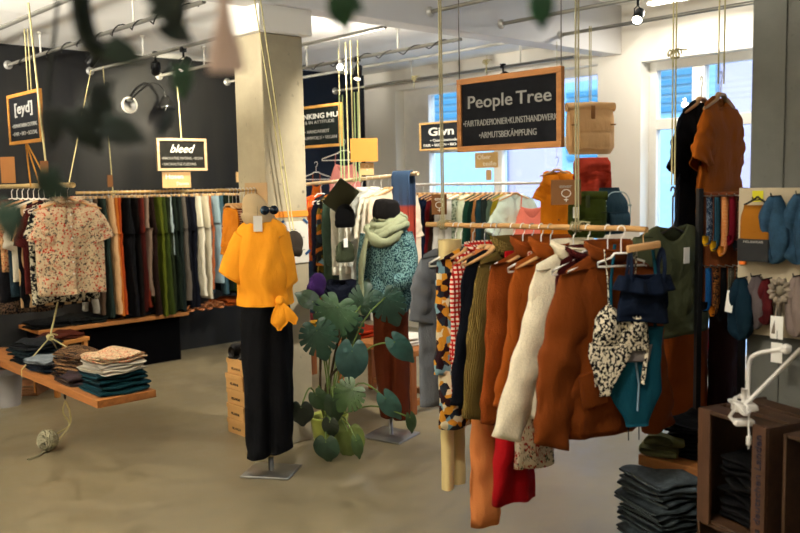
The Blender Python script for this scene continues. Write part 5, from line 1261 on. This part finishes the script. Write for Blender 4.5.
# ============================================================ BACKPACKS BY THE WINDOW WALL
def backpack(loc, rz, W, D, H, mat, mat2, label, roll=True):
    e = empty('backpack', loc, rz); tag(e, label, 'backpack')
    bm = bmesh.new(); R = []
    for i in range(15):
        t = i / 14; z = H * t; s_ = (.86 + .14 * sm(t, 0, .15)) * (1 - (.06 if roll else .5) * sm(t, .6 if not roll else .8, 1) ** 1.5); dd = D / 2 * (.7 + .3 * sm(t, 0, .1)) * (1 - (.6 if roll else .5) * sm(t, .6, 1))
        R.append([Vector((W / 2 * s_ * math.copysign(abs(math.cos(a)) ** .5, math.cos(a)), dd * math.copysign(abs(math.sin(a)) ** .6, math.sin(a)) + .004 * nz(a * 2, t * 6, 1), z)) for a in [2 * PI * k / 36 for k in range(36)]])
    rings(bm, R, True, True, True); link('body', bm, mat, e)
    if roll:
        bm = bmesh.new(); tube(bm, [(-W / 2 * 1.04, 0, H), (0, -.005, H + .006), (W / 2 * 1.04, 0, H)], .04, 14, True, .8); link('roll_top', bm, mat, e)
        bm = bmesh.new(); box(bm, -.014, .014, -D * .36 - .01, -D * .36 + .0, H * .45, H * 1.02, .002); box(bm, -.02, .02, -D * .36 - .016, -D * .36, H * .62, H * .68, .003); link('buckle_strap', bm, mat2, e)
    bm = bmesh.new(); R = []
    for i in range(7):
        t = i / 6; R.append([Vector((W * .34 * math.copysign(abs(math.cos(a)) ** .4, math.cos(a)), -D / 2 - .012 - .02 * math.sin(PI * t) ** .5 + .014 * math.sin(a), H * (.10 + .38 * t))) for a in [2 * PI * k / 20 for k in range(20)]])
    rings(bm, R, True, True, True); link('front_pocket', bm, mat, e)
    for s in (-1, 1):
        tubeobj('shoulder_strap', spline([(s * W * .22, D * .45, H * .92), (s * W * .3, D * .8, H * .6), (s * W * .34, D * .5, H * .12)], 5), .016, mat2, e, 8, flat=.4)
        bm = bmesh.new(); box(bm, s * W * .42 - .02, s * W * .42 + .02, -D * .5 - .004, -D * .5 + .004, H * .6, H * .63, .001); link('side_tab', bm, mat2, e)
    return e
TANF = F('e6c090'); GRN = F('4b5420'); BLG = F('3a5158')
p = onD(590, 157, 6.2); backpack((p.x, p.y, p.z + .02), YAW + .15, .34, .15, .33, TANF, plain('tan_strap', '8a5a2c', .6), 'tan roll top backpack hanging beside the big chalkboard')
rope([(p.x, p.y, p.z + .37), (p.x, p.y + .0, zat(p.x, p.y, 26))], 'yellow cord above the tan backpack', pair=.006)
p = onD(592, 152, 6.45); garment(dict(kind='skirt', mat=F('bb4f3a'), w=.28, L=.27, th=.035, seed=150, hem=1.05, rip=.05), (p.x, p.y, p.z + .05), YAW, 'coral red cloth hanging under the tan backpack', 'cloth', None)
p = onD(587, 238, 6.2); backpack((p.x, p.y, p.z), YAW - .1, .27, .13, .30, GRN, plain('dark_green_strap', '2b3018', .7), 'olive green roll top backpack behind the brown card'); swing_tag(COL.objects['backpack.001'], (-.09, -.12, .24), 1.2)
p = onD(609, 238, 6.35); q = backpack((p.x, p.y, p.z + .03), YAW + .55, .30, .16, .34, BLG, plain('light_piping', '9aa9a4', .6), 'blue grey rounded backpack right of the olive one', False)
tubeobj('piping', [Vector((.13 * math.copysign(abs(math.cos(a)) ** .6, math.cos(a)), -.085, .17 + .14 * math.sin(a))) for a in [2 * PI * k / 30 for k in range(31)]], .004, plain('light_piping', '9aa9a4', .6), q, 5)
# ============================================================ PILLAR DISPLAY
XPB = 3.105
bz = zat(XPB, 1.5, 188); bzl = zat(XPB, 1.5, 332)
bm = bmesh.new(); box(bm, XPB - .012, XPB + .0, .6, 1.512, bzl, bz, .002); e = link('display_board', bm, plain('beige_board', 'a89a80', .8), smooth=False); tag(e, 'beige display board fixed on the grey pillar', 'board')
bm = bmesh.new(); box(bm, -.001, .001, -.02, .02, -.02, .02); link('yellow_sticker', bm, plain('yellow_note', 'c9c02c', .8), e, (XPB - .014, 1.44, bz - .03), None, False)
bm = bmesh.new(); box(bm, -.006, .006, -.012, .012, -.008, .008); link('orange_clip', bm, plain('orange_clip', 'd0661c', .6), e, (XPB - .016, 1.49, zat(XPB, 1.49, 262)), None, False)
def dl(u, v, off=.06): return onX(u, v, XPB - off)
def hookrod(p, parent=e):
    tubeobj('hook_rod', [(XPB - .012, p.y, p.z), (p.x - .03, p.y, p.z), (p.x - .035, p.y, p.z + .012)], .0025, BLACKM, parent, 6)
# mustard beanie pack on a black hanger
p = dl(757, 200)
hookrod(p)
bm = bmesh.new(); a0 = dl(741, 205); a1 = dl(773, 262); w = abs(a0.y - a1.y); h = a0.z - a1.z
R = []
for i in range(12):
    t = i / 11; s_ = .80 + .2 * sm(t, 0, .25)
    R.append([Vector((w / 2 * s_ * math.copysign(abs(math.cos(a)) ** .6, math.cos(a)), .022 * math.sin(a) * (.4 + .6 * math.sin(PI * (.1 + .85 * t))), -h * t)) for a in [2 * PI * k / 24 for k in range(24)]])
rings(bm, R, True, True, True)
o = link('knit_pack', bm, F('9a6a22'), None, ((a0 + a1) / 2 + Vector((0, 0, h / 2)) - Vector((.0, 0, 0)), ), None) if False else link('beanie', bm, F('9a6a22'), None, (a0.x, (a0.y + a1.y) / 2, a0.z), (0, 0, -PI / 2))
tag(o, 'mustard beanie with a black card band on the display board', 'hat')
bm = bmesh.new(); box(bm, -w / 2 * .98, w / 2 * .9, -.027, .022, -h, -h * .60, .002); bl = link('card_band', bm, plain('black_card', '141414', .6), o, smooth=False)
text('MELAWEAR', .012, CHALKG, bl, (0, -.0285, -h * .65), width=w * .6)
tubeobj('hanger', spline([(-w * .4, 0, .0), (-w * .1, 0, .02), (0, 0, .03), (w * .1, 0, .02), (w * .4, 0, 0)], 3), .004, BLACKM, o, 6)
def turban(loc, L, W, mat, label, seed=0, cat='hair turban', twist=True, rz=-PI / 2):
    """a soft looped band hung on a hook: two hanging lobes of gathered cloth"""
    bm = bmesh.new()
    for s in (-1, 1):
        P = spline([(s * .004, 0, 0), (s * W * .15, -.008, -L * .25), (s * W * .22, -.012 * s, -L * .6), (s * W * .18, 0, -L * .85), (0, .004, -L * .98)], 6)
        r = [W * (.12 + .19 * math.sin(PI * min(1, k / (len(P) - 1) * .95 + .03))) * (1 + .12 * nz(k * .5, seed, s)) for k in range(len(P))]
        n = 18; R = []; 
        for i, q in enumerate(P):
            R.append([q + Vector((r[i] * math.cos(a) * (1 + .09 * math.sin(5 * a + i * .35)), r[i] * .8 * math.sin(a) * (1 + .09 * math.sin(4 * a + i * .3)), 0)) for a in [2 * PI * k / n for k in range(n)]])
        rings(bm, R, True, True, True)
    o = link(cat.replace(' ', '_'), bm, mat, None, loc, (0, 0, rz)); tag(o, label, cat, 'hair accessories on the pillar board'); return o
DEN = F('3a566a', 'denim')
p = dl(775, 196); hookrod(p); turban(p, .245, .12, DEN, 'blue denim hair turban in the upper row, left one', 1)
p = dl(800, 194); hookrod(p); turban(p, .25, .12, DEN, 'blue denim hair turban at the right edge of the upper row', 2)
p = dl(741, 278); hookrod(p); turban(p, .235, .10, F('1c3644'), 'dark teal hair turban at the board\'s left edge', 3)
p = dl(755, 276); hookrod(p); turban(p + Vector((.01, 0, 0)), .20, .07, F('6b6262'), 'grey mauve hair turban beside the dark teal one', 4)
p = dl(766, 279); hookrod(p); turban(p, .17, .06, F('5a1f22'), 'dark red hair turban in the lower row', 5)
p = dl(797, 276); hookrod(p); turban(p, .22, .08, F('8d7f78'), 'pale mauve hair turban at the lower right', 6)
p = dl(803, 272); 
# beige scrunchie with tails
p = dl(780, 291, .075)
bm = bmesh.new(); R = []
for k in range(49):
    a = 2 * PI * k / 48; rr = .030; tr = .012 * (1 + .35 * math.sin(a * 12)); c = Vector((rr * math.cos(a), 0, rr * 1.15 * math.sin(a)))
    R.append([c + (Vector((math.cos(a), 0, math.sin(a))) * math.cos(b) + Vector((0, 1, 0)) * math.sin(b)) * tr for b in [2 * PI * j / 12 for j in range(12)]])
rings(bm, R); sc1 = link('scrunchie', bm, F('9a8f80'), None, p, (0, 0, -PI / 2)); tag(sc1, 'beige ruffled scrunchie ring in the lower row', 'scrunchie')
tb = bmesh.new(); tube(tb, spline([(0, 0, -.035), (-.006, 0, -.09), (-.012, 0, -.15)], 5), [.014 + .0012 * k for k in range(11)], 12, True, .5); link('tail', tb, F('8a8074'), sc1)
swing_tag(sc1, (-.0, -.02, -.075), 1.25); swing_tag(sc1, (.004, -.025, -.17), 1.1)
p = dl(731, 291, .08); bm = bmesh.new(); box(bm, -.014, .014, -.001, .001, -.08, 0, .0004); o = link('price_tag', bm, TAGM, None, p, (0, .12, -PI / 2), False); tag(o, 'blank white tag left of the dark teal turban', 'tag')
tubeobj('string', [(0, 0, -.003), (0, .0, .035)], .0008, BLACKM, o, 5)
# ------------------------------------------------ sock display
sd0 = onD(702, 196, 3.5); sd1 = onD(744, 345, 3.5)
w = (sd1 - sd0).dot(RT); cxy = (sd0 + sd1) / 2
e = empty('sock_stand', (cxy.x, cxy.y, 0), YAW); tag(e, 'tall narrow sock stand with a brown wooden back by the pillar', 'stand')
zt_, zm = sd0.z, onD(700, 266, 3.5).z
bm = bmesh.new(); box(bm, -w / 2, w / 2, .02, .045, zm - .16, zt_ + .015, .003); link('back_board', bm, wood('7a3f1a', .5, 'Z'), e, smooth=False)
bm = bmesh.new(); box(bm, -w / 2 - .012, -w / 2 + .008, .0, .04, 0, zt_ + .03, .003); box(bm, w / 2 - .012, w / 2 + .008, .0, .04, 0, zt_ + .03, .003); box(bm, -w / 2 - .03, w / 2 + .03, -.12, .16, 0, .02, .004); link('post', bm, plain('black_post', '0f0f10', .5), e, smooth=False)
for z in (zt_, zm):
    for k in range(6): tubeobj('peg', [((-.42 + .168 * k) * w, .02, z), ((-.42 + .168 * k) * w, -.06, z), ((-.42 + .168 * k) * w, -.063, z + .008)], .0025, METAL, e, 6)
def sock(dx, z, L, mat, mat2, label):
    bm = bmesh.new(); R = []
    P = spline([(0, 0, 0), (.001, -.002, -L * .5), (0, -.003, -L * .78), (-.006, -.004, -L * .95), (-.014, -.004, -L)], 4)
    for i, q in enumerate(P): 
        t = i / (len(P) - 1); R.append([q + Vector((.0135 * (1 - .35 * sm(t, .85, 1)) * math.cos(a), .009 * math.sin(a), 0)) for a in [2 * PI * k / 12 for k in range(12)]])
    rings(bm, R, True, True, True); pos = Vector((cxy.x, cxy.y, z)) + RT * (dx * w) - FH * .045
    o = link('sock', bm, mat, None, pos, (0, 0, YAW)); tag(o, label, 'sock', 'socks on the stand')
    bm = bmesh.new(); R = [[P[-1] + Vector((.0145 * s_ * math.cos(a) , .010 * s_ * math.sin(a), dz)) for a in [2 * PI * k / 12 for k in range(12)]] for s_, dz in ((1, .035), (1.02, .01), (.5, -.006))]
    rings(bm, R, True, True, True); link('toe', bm, mat2, o)
SC = lambda *a, **k: F(*a, **k)
top_s = [('1a2c44', 'floral', 'b8c0c8', '28506a', 'c9a01c', 'navy sock with pale flowers'), ('17202c', 'stripe', '3a6a7a', None, 'c9a01c', 'dark sock with teal stripes and yellow toe'), ('c9742c', 'hstripe', 'd9b080', None, 'c9862a', 'orange and cream ringed sock'), ('7a1c2c', 'plain', None, None, '8a1c30', 'wine red sock'), ('141318', 'leopard', '7a4a3a', None, '141318', 'black sock with brown specks'), ('16141c', 'hstripe', '4a3c50', None, 'c87a1c', 'black sock with plum rings')]
low_s = [('1f5a8a', 'plain', None, None, '16161a', 'blue topped dark sock'), ('15161c', 'leopard', '9a6a3a', None, 'c07a1c', 'black sock with ochre toe'), ('101013', 'plain', None, None, '101013', 'plain black sock'), ('2a2622', 'check', '8a8474', '1a1816', '8a8a4a', 'grey checked sock with olive toe'), ('2c2824', 'leopard', '8f8a7a', None, '8a8a4a', 'dark sock with beige flecks'), ('5a544a', 'hstripe', '28241f', None, '7c7c44', 'beige and black ringed sock')]
for row, z, L, nm in ((top_s, zt_, .21, 'upper row'), (low_s, zm, .19, 'lower row')):
    for k, (c, kd, c2_, c3_, ct, d) in enumerate(row): sock(-.42 + .168 * k, z - .004, L * (1 + .1 * ((k * 7) % 3 - 1)), F(c, kd, c2_, c3_, 4.0 if kd != 'plain' else 1.0), F(ct), '%s on the %s of the sock stand' % (d, nm))
p = onD(742, 202, 3.42); 
# ============================================================ CRATES, SHELF AND CLOTH STACKS, LOWER RIGHT
A = onZ(704, 408, .82); D_ = onZ(765, 427, .82)
dv = (D_ - A); Wc = dv.length + .03; rzc = math.atan2(dv.y, dv.x)
n_ = Vector((-dv.y, dv.x, 0)).normalized()       # away from the open side
if n_.dot(FH) < 0: n_ = -n_
Dc = .30; Hc = .40
ctrc = (A + D_) / 2 + n_ * Dc / 2
crw = wood('3c2818', .5, 'X'); 
e = crate((ctrc.x, ctrc.y, .42), (Wc, Dc, Hc), rzc, 'upper wooden fruit crate standing on its side, cable on top', 3, crw)
bm = bmesh.new(); t_ = .055
for s in (-1, 1): box(bm, s * (Wc / 2 - t_ / 2) - t_ / 2, s * (Wc / 2 - t_ / 2) + t_ / 2, -Dc / 2 - .012, -Dc / 2, 0, Hc, .002)
pst = link('corner_post', bm, wood('4a301e', .5, 'Z'), e, smooth=False)
text('aus deutschen Landen', .036, plain('crate_print', '1c1d2c', .8), e, (Wc / 2 - t_ / 2, -Dc / 2 - .0135, Hc * .48), width=Hc * .9, rot=(0, -PI / 2, 0), name='stamped_text')
bm = bmesh.new(); box(bm, -Wc / 2 + .02, Wc / 2 - .02, -Dc / 2 - .01, -Dc / 2 + .005, Hc - .012, Hc + .002); link('slat', bm, crw, e, smooth=False)
e2 = crate((ctrc.x, ctrc.y, 0.003), (Wc + .02, Dc, .415), rzc, 'lower wooden fruit crate carrying the upper one', 3, crw)
# black clothes inside the upper crate
for k in range(5): folded('folded_trousers', Wc * .72, Dc * .74, .045, F('0b0b0d'), (ctrc.x + n_.x * .0, ctrc.y, .435 + k * .047), rzc, 'black folded trousers inside the crate, %s' % ['lowest of the pile', 'second from the bottom', 'third of five', 'fourth of five', 'top of the pile'][k], 'trousers', 'black trousers in the crate', k, 2)
# second crate to the right
B2 = ctrc + dv.normalized() * (Wc + .03)
crate((B2.x + .02, B2.y - .0, .42), (.26, .30, .39), rzc, 'second upper crate cut by the right picture edge', 3, crw)
crate((B2.x + .02, B2.y - .0, .003), (.27, .30, .415), rzc, 'lower crate cut by the right picture edge', 3, crw)
# shelf plank with black clothes
s0 = onZ(638, 454, .5)
bm = bmesh.new(); box(bm, 0, .42, -.42, .0, -.045, 0, .004); o = link('plank_shelf', bm, wood('8f5a2c', .6, 'Y'), None, (s0.x, s0.y, .5), (0, 0, .0), False); tag(o, 'short thick wooden shelf carrying black clothes beside the crates', 'shelf')
boxobj('bracket', (.18, .22, -.3, -.26, -.499, -.045), wood('3a2416', .5, 'Z'), o)
stack([(F('0c0c0f'), .05, 'lowest black folded jeans on the short shelf', 'jeans'), (F('101013'), .045, 'middle black folded jeans on the short shelf', 'jeans'), (F('0c0d10'), .045, 'top black folded jeans with a white tag', 'jeans')], s0.x + .23, s0.y - .2, .501, .30, .30, .1, 'black jeans on the short shelf')
bl = [o for o in COL.objects if o.get('label') == 'top black folded jeans with a white tag'][0]
bm = bmesh.new(); box(bm, -.03, .03, -.012, .012, 0, .0015); link('size_label', bm, TAGM, bl, (-.08, -.06, .048), (0, 0, .6), False)
folded('folded_scarf', .10, .16, .09, F('6f7050'), (s0.x + .05, s0.y - .08, .501), .2, 'olive rolled scarf at the shelf\'s left end', 'scarf', None, 2, 2)
# grey jeans stack on a pallet crate
g0 = onZ(668, 505, .33); 
GJ = F('4f575a', 'denim'); 
base_z = .17
gx, gy = g0.x, g0.y
crate((gx + .02, gy + .02, .0), (.46, .34, .165), YAW + .5, 'low wooden crate under the grey jeans', 2, wood('6b4a2a', .5, 'X'))
items = [(F('b5b5a0'), .03, 'pale folded shirt at the bottom of the grey pile', 'shirt')] + [(GJ, .042, 'grey folded jeans, %s in the pile' % q, 'jeans') for q in ('lowest', 'second lowest', 'third from the bottom', 'third from the top', 'second from the top')] + [(F('5c6468', 'denim'), .05, 'topmost grey folded jeans with a white tag', 'jeans')]
stack(items, gx, gy, .167, .30, .30, YAW + .45, 'grey jeans piled on the low crate')
bl = [o for o in COL.objects if o.get('label') == 'topmost grey folded jeans with a white tag'][0]
bm = bmesh.new(); box(bm, -.035, .035, -.014, .014, 0, .0015); link('paper_tag', bm, TAGM, bl, (.12, -.10, .052), (0, .1, .4), False)
# ------------------------------------------------ white clip lamp on the crate
WL = plain('white_lamp_metal', 'cfcac2', .35)
dd = 2.72
J = [onD(744, 404, dd), onD(800, 350, dd - .12), onD(812, 338, dd - .15)]
e = empty('clip_lamp', J[0]); tag(e, 'white clip lamp with a jointed arm clamped on the crate', 'lamp')
L_ = lambda pts: [Vector(q) - J[0] for q in pts]
tubeobj('lower_arm', L_([onD(742, 408, dd), onD(801, 349, dd - .12)]), .007, WL, e, 10)
tubeobj('upper_arm', L_(spline([onD(748, 398, dd), onD(749, 365, dd), onD(755, 355, dd - .02), onD(770, 351, dd - .04), onD(786, 349, dd - .08)], 6)), .007, WL, e, 10)
bm = bmesh.new()
box(bm, -.035, .035, -.02, .02, -.012, .012, .004); box(bm, -.03, .03, -.018, .018, -.06, -.04, .004); tube(bm, [(-.025, 0, .0), (-.045, 0, -.03), (-.025, 0, -.055)], .006, 8); tube(bm, [(.0, 0, .01), (0, 0, .06)], .009, 10)
link('clamp', bm, WL, e, (0, 0, -.01), (0, 0, YAW))
bm = bmesh.new(); bmesh.ops.create_uvsphere(bm, u_segments=14, v_segments=10, radius=.016); box(bm, -.02, .02, -.01, .01, -.01, .01, .003)
link('joint', bm, WL, e, tuple(L_([onD(786, 349, dd - .08)])[0]))
kp = J[0] + Vector((0, 0, .005)); P = []
for k in range(46):
    a = k * .7; P.append(Vector((.045 * math.cos(a) * (1 + .4 * nz(k * .3, 1, 1)), .03 * math.sin(a * 1.3), -.005 + .018 * math.sin(k * .9) + .002 * (k % 5))))
P += [Vector((-.03, -.03, -.03)), Vector((-.035, -.035, -.09))]
tubeobj('cable', spline(P, 2), .0032, WL, e, 6)
bm = bmesh.new(); box(bm, -.008, .008, -.006, .006, -.03, 0, .002); tube(bm, [(-.004, 0, -.03), (-.004, 0, -.042)], .0015, 5); tube(bm, [(.004, 0, -.03), (.004, 0, -.042)], .0015, 5); link('plug', bm, WL, e, (-.035, -.035, -.09))
# ============================================================ OUT OF FOCUS VINE CLOSE TO THE CAMERA
vd = .9
e = empty('hanging_vine', onD(100, -60, vd)); tag(e, 'dark green vine hanging out of focus near the camera', 'plant')
org = e.location.copy()
VS = plain('vine_stem', '10190f', .7)
def vstem(pts, r): tubeobj('stem', spline([onD(u, v, d) - org for u, v, d in pts], 6), r, VS, e, 8)
vstem([(78, -60, vd), (80, -10, vd), (83, 20, vd), (92, 45, vd), (112, 52, vd), (124, 40, vd)], .0115)
vstem([(160, -50, vd), (158, -10, vd), (155, 12, vd)], .004)
vstem([(60, -40, vd + .3), (55, 30, vd + .3), (48, 90, vd + .3), (52, 150, vd + .3)], .0025)
vstem([(335, -60, vd), (338, -15, vd)], .003); vstem([(540, -60, vd), (541, -15, vd)], .003)
vl = [(116, 50, .030, -20, '14301f'), (170, 27, .030, -30, '0f2018'), (175, 18, .022, 60, '0f2018'), (181, 74, .030, -95, '1f4a2c'), (160, 4, .035, 10, '16281a'), (100, 108, .036, -120, '12261c'), (82, 122, .040, -60, '12261c'), (115, 128, .034, -20, '132a20'), (52, 118, .030, -95, '10201a'), (163, 126, .030, 62, '14262a'),
      (8, 214, .034, -100, '1c4a38'), (48, 178, .03, -90, '1a3a2c'), (340, 3, .032, -80, '1d4a26'), (348, 0, .022, -30, '1d4a26'), (541, 2, .030, -90, '174a2a'), (97, 95, .025, 40, '10201a'), (62, 190, .02, -80, '1a3a2c')]
for (u, v, s_, ang, c) in vl:
    p = onD(u, v, vd + random.uniform(-.03, .03)); a = math.radians(ang); tip = RT * math.cos(a) + Vector((0, 0, 1)) * math.sin(a)
    nrm = (-FH + RT * random.uniform(-.4, .4) + Vector((0, 0, random.uniform(-.2, .4)))); nrm = (nrm - tip * nrm.dot(tip)).normalized(); xx = tip.cross(nrm)
    bm = monstera_mesh(s_ * 1.22, False, .72 if u != 163 else .3, .1, .4)
    o = link('leaf', bm, leafmat(c), e); mt = Matrix((xx, tip, nrm)).transposed().to_4x4(); mt.translation = p - tip * s_ * .12 - org; o.matrix_local = mt; thick(o, .0006)
# pale pink hanging ribbon, also out of focus
bm = bmesh.new(); R = []; top_ = onD(223, -40, .8)
for i in range(15):
    t = i / 14; c = onD(223 + 3 * t, -40 + 112 * t, .8) - top_; w_ = .0055 + .011 * sm(t, .35, 1)
    R.append([c + RT * (w_ * math.cos(a)) + FH * (.005 * math.sin(a)) for a in [2 * PI * k / 16 for k in range(16)]])
rings(bm, R, True, True, True); o = link('hanging_blossom', bm, plain('dried_petal', 'dcc0b0', .8), None, top_); tag(o, 'pale pink dried blossom hanging out of focus before the column top', 'blossom')
